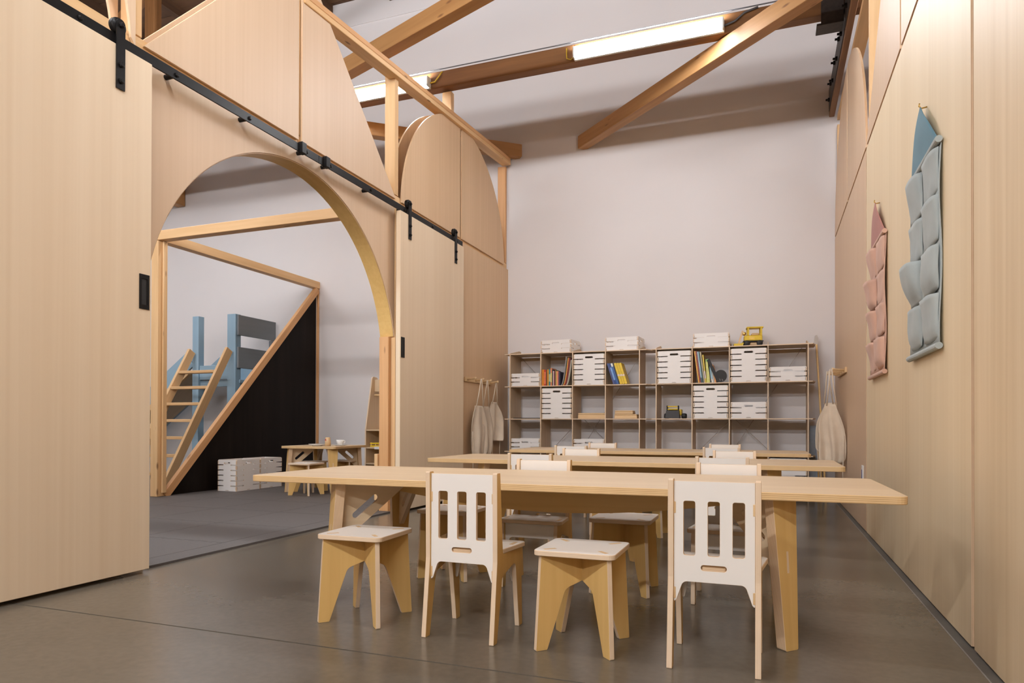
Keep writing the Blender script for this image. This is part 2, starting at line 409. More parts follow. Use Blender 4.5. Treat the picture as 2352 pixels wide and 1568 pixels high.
for i in range(nx):
    for j in range(ny):
        key = (1 if i < nx - 1 else 0, 0 if i == 0 else -1, 0 if j == 0 else -1, 1 if j < ny - 1 else 0)
        key = (key[0], key[1], key[2], key[3])
        if key not in tcache:
            tcache[key] = plate(tile_outline(key[0], key[1], key[2], key[3]), 0.012, ('mat', 'mat'), at=(0, 0, 0.006), name='mat_tile')
        obj('mat_tile', tcache[key], mat, (-(i + 1) * TS, j * TS, 0))

bmesh_ = plate([(0, 0), (0.1485, 0), (0.1485, 0.7285), (0, 0.7285)], 0.012, ('mat', 'mat'), at=(0, 0, 0.006), name='mat_border')
for k in range(3): obj('mat_border', bmesh_, mat, (0.0015, 0.605 + 0.73 * k, 0))
# white building walls
def wallbox(name, lo, hi): return tag(obj(name, box(lo, hi, 'wall')), {'wall_back': 'tall white painted back wall'}.get(name, 'white painted outer wall'), 'wall', kind='structure')
wallbox('wall_back', (-10, YB, 0), (4.5, YB + 0.2, 5.9))
tag(obj('trim_1', box((-10, YB - 0.012, 5.55), (4.5, YB + 0.001, 5.9), 'wall')), 'thin white band along the top of the back wall', 'trim', kind='structure')
wallbox('wall_far_left', (-10.2, -6, 0), (-10, YB + 0.2, 5.9))
wallbox('wall_far_right', (4.5, -6, 0), (4.7, YB + 0.2, 5.9))
wallbox('wall_front', (-10, -6.2, 0), (4.5, -6, 5.9))

# roof boards and joists
ceil = thing('ceiling', 'dark brown timber roof deck high above the room', 'ceiling', (0, 0, 5.86), kind='structure')
rb = box((-10.2, 0.004, 0), (4.7, 0.246, 0.05), 'roof', name='roof_board')
for k in range(54): obj('roof_board', rb, ceil, (0, -6.2 + 0.25 * k, 0))
rj = box((-0.045, -6.1, -0.12), (0.045, YB - 0.02, 0.0), 'roof', name='roof_joist')
for k in range(16): obj('roof_joist', rj, ceil, (-9.6 + 0.9 * k, 0, 0))

ZL0, ZL1 = 2.408, 2.440
# ------------------------------------------------------------------ left partition wall
wl = thing('wall_left', 'pale plywood partition with a big arch, triangle and round-topped panels', 'wall', kind='structure')
PT = 0.014
def lpanel(pts, mats=('panel_pink', 'edge'), x=XL, holes=(), name='panel', parent=None, t=PT, label=None):
    return obj(name, plate(pts, t, mats, holes, 'YZ', (x - t / 2, 0, 0), grain='y'), parent or wl, label=label)
def arc(cy, cz, r, a0, a1, n=40):
    return [(cy + r * math.cos(a0 + (a1 - a0) * i / n), cz + r * math.sin(a0 + (a1 - a0) * i / n)) for i in range(n + 1)]
AY, AZ, AR = 3.51, 1.15, 1.145            # the arch opening
PE = 4.635                                # arch panel ends here
a_end = math.acos((PE - AY) / AR); z_end = AZ + AR * math.sin(a_end)
arch_out = [(2.385, ZL0), (2.385, z_end)] + arc(AY, AZ, AR, PI - a_end, a_end, 56)[1:-1] + [(PE, z_end), (PE, ZL0)]
for xx in (XL, XL - 0.112): lpanel(arch_out, x=xx, label='plywood panel cut to a wide arch' if xx == XL else None)
# curved liner of the arch
def ring(r0, r1, a0, a1, n=56): return arc(AY, AZ, r1, a0, a1, n) + arc(AY, AZ, r0, a1, a0, n)
obj('arch_liner', plate(ring(AR - 0.006, AR + 0.004, a_end, PI - a_end), 0.116, ('edge', 'birch'), (), 'YZ', (XL - 0.064, 0, 0)), wl, label='bent plywood liner of the arch')
# lower flat panels
def rect(y0, y1, z0, z1): return [(y0, z0), (y1, z0), (y1, z1), (y0, z1)]
for xx in (XL, XL - 0.112):
    lpanel(rect(4.672, 5.83, 0.012, ZL0), ('panel_far', 'edge'), xx)
    lpanel(rect(5.836, YB - 0.004, 0.012, ZL0), ('panel_far', 'edge'), xx)
    lpanel(rect(1.17, 2.35, 0.012, ZL0), ('panel_pink', 'edge'), xx)
    lpanel(rect(-0.05, 1.165, 0.012, ZL0), ('panel_pink', 'edge'), xx)
    lpanel(rect(-2.6, -0.055, 0.012, ZL0), ('panel_pink', 'edge'), xx)
# upper triangle in two halves, and the round-topped panel in two halves
TZ = 3.66
for xx in (XL, XL - 0.112):
    lpanel([(2.365, ZL1), (3.478, ZL1), (3.478, TZ - 0.02), (2.375, ZL1 + 0.012)], x=xx)
    lpanel([(3.512, ZL1), (4.648, ZL1), (4.642, ZL1 + 0.01), (3.512, TZ - 0.03)], x=xx)
    CY, R2 = 5.86, 1.115
    b0 = math.asin(0.03 / R2)
    lpanel([(5.835, ZL1)] + arc(CY, ZL1 - 0.03, R2, math.acos(-0.025 / R2), PI - b0, 30), ('panel_far', 'edge'), xx)
    lpanel([(5.872, ZL1)] + arc(CY, ZL1 - 0.03, R2, b0, math.acos(0.012 / R2), 30), ('panel_far', 'edge'), xx)
    # spandrel left of the triangle: edge of another arched opening
    CY3, CZ3, R3 = 1.16, 2.36, 1.135
    sp_ = [(2.315, ZL1 - 0.03)] + [(2.315, 3.45), (1.16, 3.5)] + arc(CY3, CZ3, R3, PI / 2, 0.075, 24)
    lpanel(sp_, x=xx)
    lpanel([(0.005, ZL1 - 0.03), (0.005, 3.45), (1.155, 3.5)] + arc(CY3, CZ3, R3, PI / 2, PI - 0.075, 24), x=xx)
# framing lumber
XF = XL - PT - 0.045                      # centre line of the 2x4 framing
def stud(y, z0, z1, m='lumber', x=XL - 0.063, wd=0.092, dp=0.040, name='stud'):
    return obj(name, box((x - wd / 2, y - dp / 2, z0), (x + wd / 2, y + dp / 2, z1), m, 2, 0.003), wl)
for (y0, y1) in ((-2.6, 2.36), (4.66, YB - 0.01)):
    obj('bottom_plate', box((XL - 0.108, y0, 0.0), (XL - 0.018, y1, 0.038), 'lumber_red', 1, 0.002), wl)
for (y0, y1) in ((-2.6, 3.49), (3.492, YB - 0.01)):
    obj('header_plate', box((XL - 0.109, y0, ZL0 - 0.03), (XL - 0.0165, y1, ZL1 + 0.035), 'lumber', 1, 0.002), wl)
stud(2.368, 0.0, ZL0 - 0.03); stud(2.345, ZL1 + 0.04, 3.66); stud(3.495, ZL1 + 0.04, 3.36)
stud(4.692, ZL1 + 0.04, 3.44, dp=0.055); stud(5.855, ZL1 + 0.04, 3.50); stud(7.07, ZL1 + 0.04, 3.553, 'lumber_red')
stud(5.835, 0.04, ZL0 - 0.03); stud(7.07, 0.04, ZL0 - 0.03); stud(1.167, 0.04, ZL0 - 0.03); stud(-0.05, 0.04, ZL0 - 0.03)
obj('end_stud', box((XL - 0.045, 4.642, 0.0), (XL + 0.006, 4.668, ZL0 - 0.034), 'lumber', 2, 0.002), wl, label='pale pine stud at the edge of the arch')
obj('jamb_post', box((XL - 0.112, 4.60, 0.0), (XL - 0.03, 4.638, z_end - 0.004), 'lumber_red', 2, 0.003), wl, label='reddish fir post under the arch end')
obj('jamb_block', box((XL - 0.145, 4.585, 0.09), (XL - 0.116, 4.63, 0.45), 'lumber', 2, 0.003), wl)
for dz in (0.0, 0.0395): obj('top_plate', bar((XL - 0.04, 3.52, 3.335 + dz), (XL - 0.005, 7.05, 3.575 + dz), 0.10, 0.038, 'lumber_red' if dz else 'lumber'), wl, label='sloping top plate of the partition')
stud(5.70, 3.55, 3.755, dp=0.06)

# rail, stops
def rail(y0, y1, stop_y, label):
    r = thing('door_rail', label, 'rail', (XL + 0.066, y0, 2.35), group='black sliding door rails')
    obj('bar', box((-0.004, 0, -0.024), (0.004, y1 - y0, 0.024), 'black_metal', 1, 0.0008), r)
    n = max(3, int((y1 - y0) / 0.42))
    for k in range(n):
        yy = 0.12 + (y1 - y0 - 0.24) * k / (n - 1)
        s = obj('standoff', rod((-0.066, yy, 0.0), (-0.004, yy, 0.0), 0.013, 'black_metal', 12), r)
        obj('bolt', lathe([(0, 0), (0.011, 0), (0.011, 0.005), (0.006, 0.009), (0, 0.009)], 'black_metal', 10, (0.004, yy, -0.002), False, axis=(1, 0, 0)), s)
    st = obj('stop', box((-0.010, stop_y - y0 - 0.022, -0.03), (0.024, stop_y - y0 + 0.022, 0.038), 'black_metal', 1, 0.003), r)
    return r
rail(0.4, 3.585, 3.42, 'long black steel sliding door rail over the large left door')
rail(3.588, 5.742, 3.66, 'short black steel sliding door rail over the narrow far door')
def sliding_door(name, y0, y1, hang, hy, label):
    d = thing(name, label, 'door', (XL + 0.064, y0, 0), kind='structure')
    obj('slab', box((-0.02, 0, 0.018), (0.02, y1 - y0, 2.322), 'door', 2, 0.002), d)
    for hh in hang:
        yy = hh - y0
        h = obj('hanger', plate(fil([(yy - 0.021, 2.13), (yy + 0.021, 2.13), (yy + 0.021, 2.435, 0.02), (yy - 0.021, 2.435, 0.02)]), 0.006, ('black_metal', 'black_metal'), (), 'YZ', (0.0245, 0, 0)), d)
        obj('wheel', lathe([(0, -0.012), (0.034, -0.012), (0.036, -0.006), (0.030, 0), (0.036, 0.006), (0.034, 0.012), (0, 0.012)], 'black_metal', 24, (0.004, yy, 2.409), True, axis=(1, 0, 0)), h)
        for zz in (2.165, 2.235, 2.409):
            obj('bolt', lathe([(0, 0), (0.012, 0), (0.012, 0.006), (0.007, 0.012), (0, 0.012)], 'black_metal', 8, (0.0275, yy, zz), False, axis=(1, 0, 0)), h)
    # recessed pull: rim plus sunken cup
    hz0, hz1 = 1.195, 1.352
    rim = obj('pull', plate(rect(hy - 0.026, hy + 0.026, hz0, hz1), 0.004, ('black_metal', 'black_metal'), (rect(hy - 0.015, hy + 0.015, hz0 + 0.02, hz1 - 0.02),), 'YZ', (0.0215, -y0, 0)), d, label='black recessed pull')
    obj('cup', box((0.0195, hy - y0 - 0.015, hz0 + 0.02), (0.0203, hy - y0 + 0.015, hz1 - 0.02), 'black_rubber'), rim)
    return d
sliding_door('door_1', 0.55, 2.333, (0.85, 2.166), 2.296, 'huge pale plywood sliding door at the left edge of the picture')
sliding_door('door_2', 4.582, 5.738, (4.722, 5.56), 4.62, 'pale plywood sliding door just past the arch')

# ------------------------------------------------------------------ right partition wall
wr = thing('wall_right', 'pale plywood panelled wall on the right with reveal joints', 'wall', kind='structure')
def rpanel(pts, mats=('panel_warm', 'edge'), x=XR):
    return obj('panel', plate(pts, PT, mats, (), 'YZ', (x + PT / 2, 0, 0), grain='y'), wr)
GY = [-2.44, -1.22, 0.0, 1.215, 2.43, 4.862, YB - 0.004]
g = 0.0165
ys = [(-2.42, -0.0), (0.003, 1.21), (1.213, 2.43 - g), (2.43 + g, 3.643), (3.645, 4.862 - 0.01), (4.862 + 0.01, YB - 0.004)]
for i, (a, b) in enumerate(((-2.42, -0.0), (0.003, 1.21), (1.213, 2.43 - g), (2.43 + g, 4.848), (4.876, YB - 0.004))):
    rpanel(rect(a, b, 0.005, ZG0), ('panel_warm' if i < 3 else ('panel' if i == 3 else 'panel_pink'), 'edge'))
for (a, b) in ((2.47, 3.628), (3.662, 4.835)):
    ap = TZ - 0.02
    if a < 3: rpanel([(a, ZG1), (b, ZG1), (b, ap), (a, ZG1 + 0.01)], ('panel_pink', 'edge'))
    else: rpanel([(a, ZG1), (b, ZG1), (b, ZG1 + 0.01), (a, ap)], ('panel_pink', 'edge'))
rpanel([(1.16, ZG1), (2.40, ZG1), (2.40, 3.6), (1.16, 3.6)], ('panel_pink', 'edge'))
CYR, RR = 5.99, 1.105
b0 = math.asin(0.03 / RR)
rpanel([(5.985, ZG1)] + arc(CYR, ZG1 - 0.03, RR, PI / 2 + 0.005, PI - b0, 30), ('panel_pink', 'edge'))
rpanel([(6.02, ZG1)] + arc(CYR, ZG1 - 0.03, RR, b0, math.acos(0.03 / RR), 30), ('panel_pink', 'edge'))
for (y0, y1) in ((-2.4, 2.6), (2.602, YB - 0.01)):
    obj('header_plate', box((XR + 0.03, y0, ZG0 - 0.03), (XR + 0.12, y1, ZG1 + 0.035), 'lumber_red', 1, 0.002), wr)
    obj('bottom_plate', box((XR + 0.03, y0, 0.0), (XR + 0.12, y1, 0.038), 'lumber_red', 1, 0.002), wr)
for yy in (0.0, 1.21, 2.43, 3.645, 4.862, 5.99, 7.07):
    obj('stud', box((XR + 0.03, yy - 0.035, 0.04), (XR + 0.12, yy + 0.035, ZG0 - 0.032), 'brace', 2, 0.002), wr)
for yy, zt in ((3.645, 3.5), (4.862, 3.52), (7.06, 3.5)):
    obj('stud', box((XR + 0.0165, yy - 0.02, ZG1 + 0.04), (XR + 0.107, yy + 0.02, zt), 'lumber', 2, 0.002), wr)
obj('top_plate', box((XR + 0.018, 2.5, 3.56), (XR + 0.11, YB - 0.01, 3.60), 'lumber', 1, 0.002), wr)
ol = thing('wall_outlet', 'white wall socket plate with a blue label low on the right wall', 'outlet', (XR, 5.02, 0.36))
obj('plate', box((-0.008, -0.035, -0.058), (0.0, 0.035, 0.058), 'white_plastic', 2, 0.002), ol)
obj('label_strip', box((-0.0095, -0.012, -0.03), (-0.008, 0.012, 0.03), 'blue_print', 2), ol)

# ------------------------------------------------------------------ roof timbers
def beam(name, me, label, cat='beam', group=None): return tag(obj(name, me), label, cat, group)
for k, (yy, lb) in enumerate(((5.613, 'brown roof truss chord carrying the two tube lights in view'), (1.613, 'brown roof truss chord above the camera'), (-2.387, 'brown roof truss chord behind the camera'), (-5.347, 'rearmost brown roof truss chord'))):
    beam('truss_chord', box((-9.9, yy, 3.772 if yy > 5 else 3.66), (4.4, yy + 0.10, 3.925), 'timber', 0, 0.004), lb, group='roof truss chords')
for i, xx in enumerate((-6.40, 1.1)):
    beam('truss_post', box((xx - 0.07, 5.60, 3.926), (xx + 0.07, 5.70, 5.62), 'timber', 2, 0.004), ['orange brown truss post rising behind the plywood triangle', 'truss post hidden beyond the right wall'][i], group='truss posts')
beam('truss_web', bar((-6.3, 5.66, 4.8), (-4.0, 5.66, 5.55), 0.08, 0.13, 'timber'), 'dark slanting truss web behind the plywood triangle')
beam('truss_web', bar((-8.9, 5.66, 4.0), (-6.5, 5.66, 5.5), 0.08, 0.13, 'timber'), 'dark slanting truss web far to the left')
beam('timber_brace', bar((-1.885, 7.09, 3.698), (0.42, 5.045, 3.698), 0.105, 0.135, 'brace'), 'orange timber brace slanting from the back wall to the right', group='horizontal roof braces')
beam('timber_brace', bar((-2.585, 7.09, 3.70), (-4.2, 5.72, 3.70), 0.105, 0.135, 'brace'), 'short orange brace end beside the round-topped panel', group='horizontal roof braces')
beam('timber_brace', bar((-4.6, 5.38, 3.70), (-1.55, 4.24, 3.70), 0.105, 0.135, 'brace'), 'orange timber brace crossing above the plywood triangle', group='horizontal roof braces')
beam('timber_brace', box((-7.56, 6.6, 3.635), (-7.43, 7.09, 3.92), 'brace', 1, 0.003), 'stub of timber on the back wall seen through the arch', group='horizontal roof braces')
beam('dark_purlin', bar((-6.38, 5.755, 4.80), (-4.98, 7.03, 5.13), 0.10, 0.17, 'roof'), 'dark purlin end seen above the triangle')
beam('wall_beam', box((XR - 0.05, 4.2, 3.60), (XR - 0.004, YB - 0.005, 3.87), 'timber', 1, 0.004), 'dark timber beam bolted along the top of the right wall')
sb = thing('steel_strap', 'dark riveted steel strap on the right wall beam', 'bracket', (XR - 0.056, 5.2, 3.735))
obj('strap_plate', box((0, -0.3, -0.10), (0.005, 1.85, 0.10), 'dark_steel', 1, 0.001), sb)
nut = lathe([(0, 0), (0.019, 0), (0.019, 0.016), (0.010, 0.016), (0.010, 0.034), (0, 0.034)], 'black_metal', 6, (0, 0, 0), False, axis=(-1, 0, 0))
for k in range(11): obj('bolt', nut, sb, (0, -0.15 + 0.19 * k, 0.03 if k % 2 else -0.03))
tj = thing('truss_shoe', 'dark steel shoe joining truss chord and wall beam', 'bracket', (0.40, 5.6, 3.75))
obj('shoe_plate', box((-0.04, -0.012, -0.06), (0.115, 0.0, 0.25), 'dark_steel', 2, 0.001), tj)
obj('shoe_base', box((-0.07, -0.012, -0.07), (0.115, 0.13, -0.055), 'dark_steel', 0, 0.001), tj)

# ------------------------------------------------------------------ tube lights
def tube_light(x0, y, face, z, label):
    """face = -1 mounted on the camera side of its chord, +1 on the far side"""
    t = thing('tube_light', label, 'light', (x0, y, z), group='fluorescent strip lights')
    s = face
    obj('housing', box((0, min(0, s * 0.028), -0.048), (1.22, max(0, s * 0.028), 0.048), 'housing', 0, 0.003), t)
    obj('diffuser', box((0.012, min(s * 0.028, s * 0.072), -0.042), (1.208, max(s * 0.028, s * 0.072), 0.042), 'tube', 0), t)
    if face < 0:
        obj('end_cap', box((0, s * 0.073, -0.044), (0.012, s * 0.028, 0.044), 'housing', 2), t)
        obj('end_cap', box((1.208, s * 0.073, -0.044), (1.22, s * 0.028, 0.044), 'housing', 2), t)
    return t
t1 = tube_light(-1.555, 5.613, -1, 3.822, 'bright tube light in the upper middle of the picture')
obj('cable', tube([(0.005, -0.02, -0.01), (-0.03, -0.022, -0.035), (-0.065, -0.02, -0.02), (-0.07, -0.012, 0.03), (-0.07, -0.01, 0.075)], 0.005, 'yellow_cable'), t1)
obj('cable', tube([(1.22, -0.02, 0.0), (1.30, -0.02, 0.02), (1.37, -0.015, 0.075), (1.47, -0.01, 0.10)], 0.008, 'grey_cable'), t1)
t2 = tube_light(-4.145, 5.613, -1, 3.822, 'tube light glimpsed behind the plywood triangle and stud')
obj('cable', tube([(1.215, -0.02, 0.0), (1.27, -0.025, 0.0), (1.32, -0.02, 0.06), (1.34, -0.012, 0.09)], 0.006, 'yellow_cable'), t2)
for xx, wd in ((-9.3, 'over the far end of the slide'), (-6.735, 'directly over the play loft'), (1.035, 'added unseen beyond the right wall')): tube_light(xx, 5.613, -1, 3.822, 'tube light on the chord in view, ' + wd)  # tube beyond the right wall is unseen, added to brighten the left door
for xx, wd in ((-6.735, 'leftmost'), (-4.145, 'second from left'), (-2.25, 'second from right'), (1.035, 'rightmost, added to light the left door')): tube_light(xx, 1.713, 1, 3.70, 'tube light on the chord above the camera, ' + wd)  # rightmost one is added out of view to reach the left door
for xx, wd in ((-6.735, 'first from left'), (-4.145, 'second from left'), (-2.85, 'third from left, added for frontal light'), (-1.555, 'fourth from left'), (-0.26, 'fifth from left, added for frontal light'), (1.035, 'sixth from left, added to light the left door')):  # denser than the regular spacing: extra tubes added to strengthen frontal light
    tube_light(xx, -2.287, 1, 3.70, 'tube light on the chord behind the camera, ' + wd)
    if xx > -6: tube_light(xx, -5.247, 1, 3.70, 'added tube light on the rearmost chord, ' + wd)  # whole unseen row added to put more light on furniture fronts
beam('conduit', rod((-9.0, 5.60, 3.935), (0.3, 5.60, 3.935), 0.005, 'grey_cable', 8), 'thin dark cable along the top of the truss chord', 'cable')

# ================================================================== FURNITURE
# ---- stool
def make_stool():
    s = thing('stool', 'x', 'stool')
    out = fil([(-0.166, 0, 0.004), (-0.128, 0, 0.004), (-0.066, 0.178, 0.03), (0, 0.2, 0), (0.066, 0.178, 0.03), (0.128, 0, 0.004), (0.166, 0, 0.004), (0.150, 0.286), (-0.150, 0.286)])
    for a in (PI / 4, -PI / 4):
        me = plate(out, 0.0155, ('birch', 'edge_fine'), (), mat4=Matrix.Rotation(a, 4, 'Z') @ AX['XZ'], grain='y', chamfer=0.001)
        obj('leg_panel', me, s)
    h = 0.124
    obj('seat', plate(fil([(-h, -h, 0.022), (h, -h, 0.022), (h, h, 0.022), (-h, h, 0.022)]), 0.0155, ('lam', 'edge_fine', 'birch'), at=(0, 0, 0.294), chamfer=0.0015), s)
    for sx in (-1, 1):
        for sy in (-1, 1):
            a = math.atan2(sy, sx)
            obj('tenon', box((-0.020, -0.0065, -0.004), (0.020, 0.0065, 0.0004), 'beech', 0, 0, Matrix.Translation((sx * 0.082, sy * 0.082, 0.3018)) @ Matrix.Rotation(a, 4, 'Z')), s)
    return s
# ---- chair (front towards +y)
def make_chair():
    c = thing('chair', 'x', 'chair')
    prof = fil([(-0.130, 0, 0.003), (-0.100, 0, 0.003), (-0.056, 0.196, 0.018), (0.062, 0.224, 0.02), (0.098, 0, 0.003), (0.130, 0, 0.003), (0.117, 0.268, 0.004), (-0.052, 0.268, 0.01), (-0.076, 0.526, 0.005), (-0.104, 0.526, 0.005), (-0.100, 0.25, 0)])
    for sx in (-1, 1):
        obj('side_panel', plate(prof, 0.0155, ('birch', 'edge_fine'), (), 'YZ', (sx * 0.1165, 0, 0), grain='y', chamfer=0.001), c)
    bx_ = 0.1085
    back = fil([(-bx_, 0.178, 0.004), (-0.101, 0.186, 0.004), (-0.083, 0.238, 0.016), (0.083, 0.238, 0.016), (0.101, 0.186, 0.004), (bx_, 0.178, 0.004), (bx_, 0.520), (-bx_, 0.520)])
    holes = [slot(xx, 0.388, 0.032, 0.152, r=0.006) for xx in (-0.066, 0.0, 0.066)] + [slot(0, 0.279, 0.069, 0.0155)]
    obj('backrest', plate(back, 0.0125, ('lam', 'edge_fine'), holes, 'XZ', (0, -0.088, 0), chamfer=0.0008), c)
    obj('seat', plate(fil([(-0.124, -0.050, 0.006), (0.124, -0.050, 0.006), (0.143, 0.124, 0.02), (-0.143, 0.124, 0.02)]), 0.0145, ('lam', 'edge_fine', 'birch'), at=(0, 0, 0.2755), chamfer=0.0015), c)
    obj('seat_tenon', plate(slot(0, -0.07, 0.064, 0.045, r=0.006), 0.0125, ('beech', 'edge'), at=(0, 0, 0.2755)), c)
    ap = fil([(-bx_, 0.150, 0.004), (-0.100, 0.150, 0.004), (-0.088, 0.208, 0.016), (0.088, 0.208, 0.016), (0.100, 0.150, 0.004), (bx_, 0.150, 0.004), (bx_, 0.268), (-bx_, 0.268)])
    obj('seat_apron', plate(ap, 0.0125, ('lam', 'edge_fine'), (), 'XZ', (0, 0.096, 0)), c)
    for sx in (-1, 1):
        for zz in (0.205, 0.445):
            obj('tab', box((sx * 0.107 - 0.005, -0.0955, zz - 0.017), (sx * 0.107 + 0.005, -0.0805, zz + 0.017), 'beech', 2, 0.002), c)
        obj('tenon', box((sx * 0.1165 - 0.0065, 0.04, 0.2825), (sx * 0.1165 + 0.0065, 0.085, 0.2834), 'beech', 1), c)
    return c
# ---- long table
def make_table(Lx, Ly, h=0.48, insx=0.31, insy=0.085, beam_on=True, name='table', rcorner=0.03, bl=0.285):
    t = thing(name, 'x', 'table')
    obj('tabletop', plate(fil([(-Lx / 2, -Ly / 2, rcorner), (Lx / 2, -Ly / 2, rcorner), (Lx / 2, Ly / 2, rcorner), (-Lx / 2, Ly / 2, rcorner)]), 0.0235, ('birch_top', 'edge_amber', 'birch'), at=(0, 0, h - 0.01175), chamfer=0.0015), t)
    zt = h - 0.0238
    for sx in (-1, 1):
        for sy in (-1, 1):
            cx, cy = sx * (Lx / 2 - insx), sy * (Ly / 2 - insy)
            nrm = Vector((sx, sy, 0)).normalized(); ux = Vector((-nrm.y, nrm.x, 0))
            # leg leans outwards at the foot
            lean = 0.03
            zdir = Vector((-nrm.x * lean / zt, -nrm.y * lean / zt, 1.0))
            T = Matrix(((ux.x, zdir.x, nrm.x, cx), (ux.y, zdir.y, nrm.y, cy), (0, zdir.z, 0, 0), (0, 0, 0, 1)))
            leg = obj('leg', plate(fil([(-0.026, 0, 0.006), (0.026, 0, 0.006), (0.049, zt), (-0.049, zt)]), 0.036, ('birch', 'edge'), (), mat4=T, grain='y', chamfer=0.001), t)
            obj('tenon', box((-0.004, 0.23, 0.0175), (0.004, 0.295, 0.0184), 'edge_fine', 1, 0, T), leg)
            # brace plate reaching inwards
            B = Matrix(((-nrm.x, 0, ux.x, cx - nrm.x * 0.034), (-nrm.y, 0, ux.y, cy - nrm.y * 0.034), (0, 1, 0, 0), (0, 0, 0, 1)))
            a = math.atan2(zt - 0.232, bl - 0.02)
            obj('brace', plate(fil([(0, 0.232, 0.004), (0.02, 0.232, 0.01), (bl, zt, 0.004), (0.0, zt)]), 0.018, ('birch_top', 'edge_fine'), (slot(bl * 0.345, 0.358, 0.125 * bl / 0.285, 0.026, a),), mat4=B, grain='x'), t)
    if beam_on:
        ln = Lx / 2 - insx - 0.05
        arcp = [(-ln, zt), (-ln, zt - 0.035)] + [(-ln + 2 * ln * k / 24, zt - 0.035 - 0.075 * math.sin(PI * k / 24)) for k in range(1, 24)] + [(ln, zt - 0.035), (ln, zt)]
        obj('stretcher', plate(arcp, 0.024, ('birch', 'edge_amber'), (), 'XZ', (0, 0, 0)), t)
    return t
TL, TD = 2.245, 0.70
tb = make_table(TL, TD)
tb.location = (-0.766, 2.483, 0); tb.rotation_euler.z = math.radians(1.0)
tb['label'] = 'long birch table nearest the camera'; tb['group'] = 'long classroom tables'
copy_tree(tb, (-0.782, 3.95, 0), 0.0, 'long birch table in the middle of the row of three', 'long classroom tables')
copy_tree(tb, (-0.855, 5.50, 0), math.radians(0.6), 'long birch table farthest back, before the shelves', 'long classroom tables')
st = make_stool(); first = [True]
def stool(x, y, rz, label):
    if first[0]:
        first[0] = False; st.location = (x, y, 0); st.rotation_euler.z = rz; st['label'] = label; st['group'] = 'white topped stools'
    else: copy_tree(st, (x, y, 0), rz, label, 'white topped stools')
stool(-1.33, 2.072, 0.03, 'white topped stool at the front left, before the nearest table')
stool(-0.54, 2.058, 0.0, 'white topped stool between the two nearest chairs')
stool(-1.337, 2.79, 0.0, 'white topped stool behind the nearest table, seen through the left chair back')
stool(-0.56, 2.80, 0.0, 'shaded white topped stool behind the nearest table, between its far chairs')
stool(-1.58, 3.50, 0.0, 'stool at the left of the middle table, near side')
stool(-0.74, 3.50, 0.0, 'stool between the chairs on the near side of the middle table')
stool(-1.62, 4.42, 0.0, 'stool at the left of the middle table, far side')
stool(-0.72, 4.26, 0.0, 'stool between the chairs on the far side of the middle table')
stool(-0.85, 5.02, 0.0, 'stool between the chairs on the near side of the farthest table')
stool(-0.85, 5.72, 0.0, 'stool between the chairs on the far side of the farthest table')
ch = make_chair(); cfirst = [True]
def chair(x, y, rz, label):
    if cfirst[0]:
        cfirst[0] = False; ch.location = (x, y, 0); ch.rotation_euler.z = rz; ch['label'] = label; ch['group'] = 'white backed slotted chairs'
    else: copy_tree(ch, (x, y, 0), rz, label, 'white backed slotted chairs')
chair(-0.913, 2.064, 0.0, 'white slotted chair nearest the camera on the left')
chair(-0.145, 2.064, 0.0, 'white slotted chair nearest the camera on the right')
chair(-0.932, 2.782, PI, 'white chair facing the camera across the nearest table, left of two')
chair(-0.155, 2.786, PI, 'white chair facing the camera across the nearest table, right of two')
chair(-1.195, 3.53, 0.0, 'white chair on the near side of the middle table, left of two')
chair(-0.215, 3.53, 0.0, 'white chair on the near side of the middle table, right of two')
chair(-1.15, 4.238, PI, 'white chair on the far side of the middle table, left of two')
chair(-0.20, 4.245, PI, 'white chair on the far side of the middle table, right of two')
chair(-1.385, 5.00, 0.0, 'white chair on the near side of the farthest table, left of two')
chair(-0.315, 5.05, 0.0, 'white chair on the near side of the farthest table, right of two')
chair(-1.37, 5.79, PI, 'white chair on the far side of the farthest table, left of two')
chair(-0.345, 5.79, PI, 'white chair on the far side of the farthest table, right of two')

# ---- cube shelves
SY0, SY1 = 6.70, 7.03
CELL = 0.3395
SZ = [0.066, 0.4055, 0.745, 1.0845, 1.424]
def make_shelf(x0, overl, overr, label):
    s = thing('cube_shelf', label, 'shelf', (x0, SY0, 0), group='slotted plywood cube shelves')
    dp = SY1 - SY0
    up = plate(fil([(0, 0), (dp, 0), (dp, 1.475), (dp - 0.06, 1.478, 0.01), (0, 1.43)]), 0.009, ('shelf', 'edge_fine'), (), 'YZ', grain='y')
    for k in range(5): obj('upright', up, s, (k * CELL, 0, 0))
    W = 4 * CELL
    bd = plate(fil([(-overl, 0.012), (W + overr * 0.6, 0.0), (W + overr, 0.10, 0.01), (W + overr, dp), (-overl, dp)]), 0.009, ('shelf', 'edge_fine'))
    for z in SZ: obj('shelf_board', bd, s, (0, 0, z - 0.0045))
    for k, (a, b, c, d) in enumerate(((0.03, SZ[0], CELL * 2, SZ[2]), (CELL * 2, SZ[1], CELL * 3.9, SZ[4]), (CELL * 2.1, SZ[2], CELL * 4, SZ[0] + 0.05), (0, SZ[4], CELL * 1.9, SZ[2]))):
        obj('brace_wire', rod((a, dp - 0.006, b), (c, dp - 0.006, d), 0.0028, 'steel_wire', 6), s)
    obj('back_rail', box((0, dp - 0.004, SZ[4] - 0.05), (W, dp + 0.004, SZ[4] - 0.015), 'shelf', 0), s)
    return s
SX1, SX2 = -2.553, -1.033
make_shelf(SX1, 0.065, 0.115, 'plywood cube shelf on the left of the back wall')
make_shelf(SX2, 0.045, 0.065, 'plywood cube shelf on the right of the back wall')

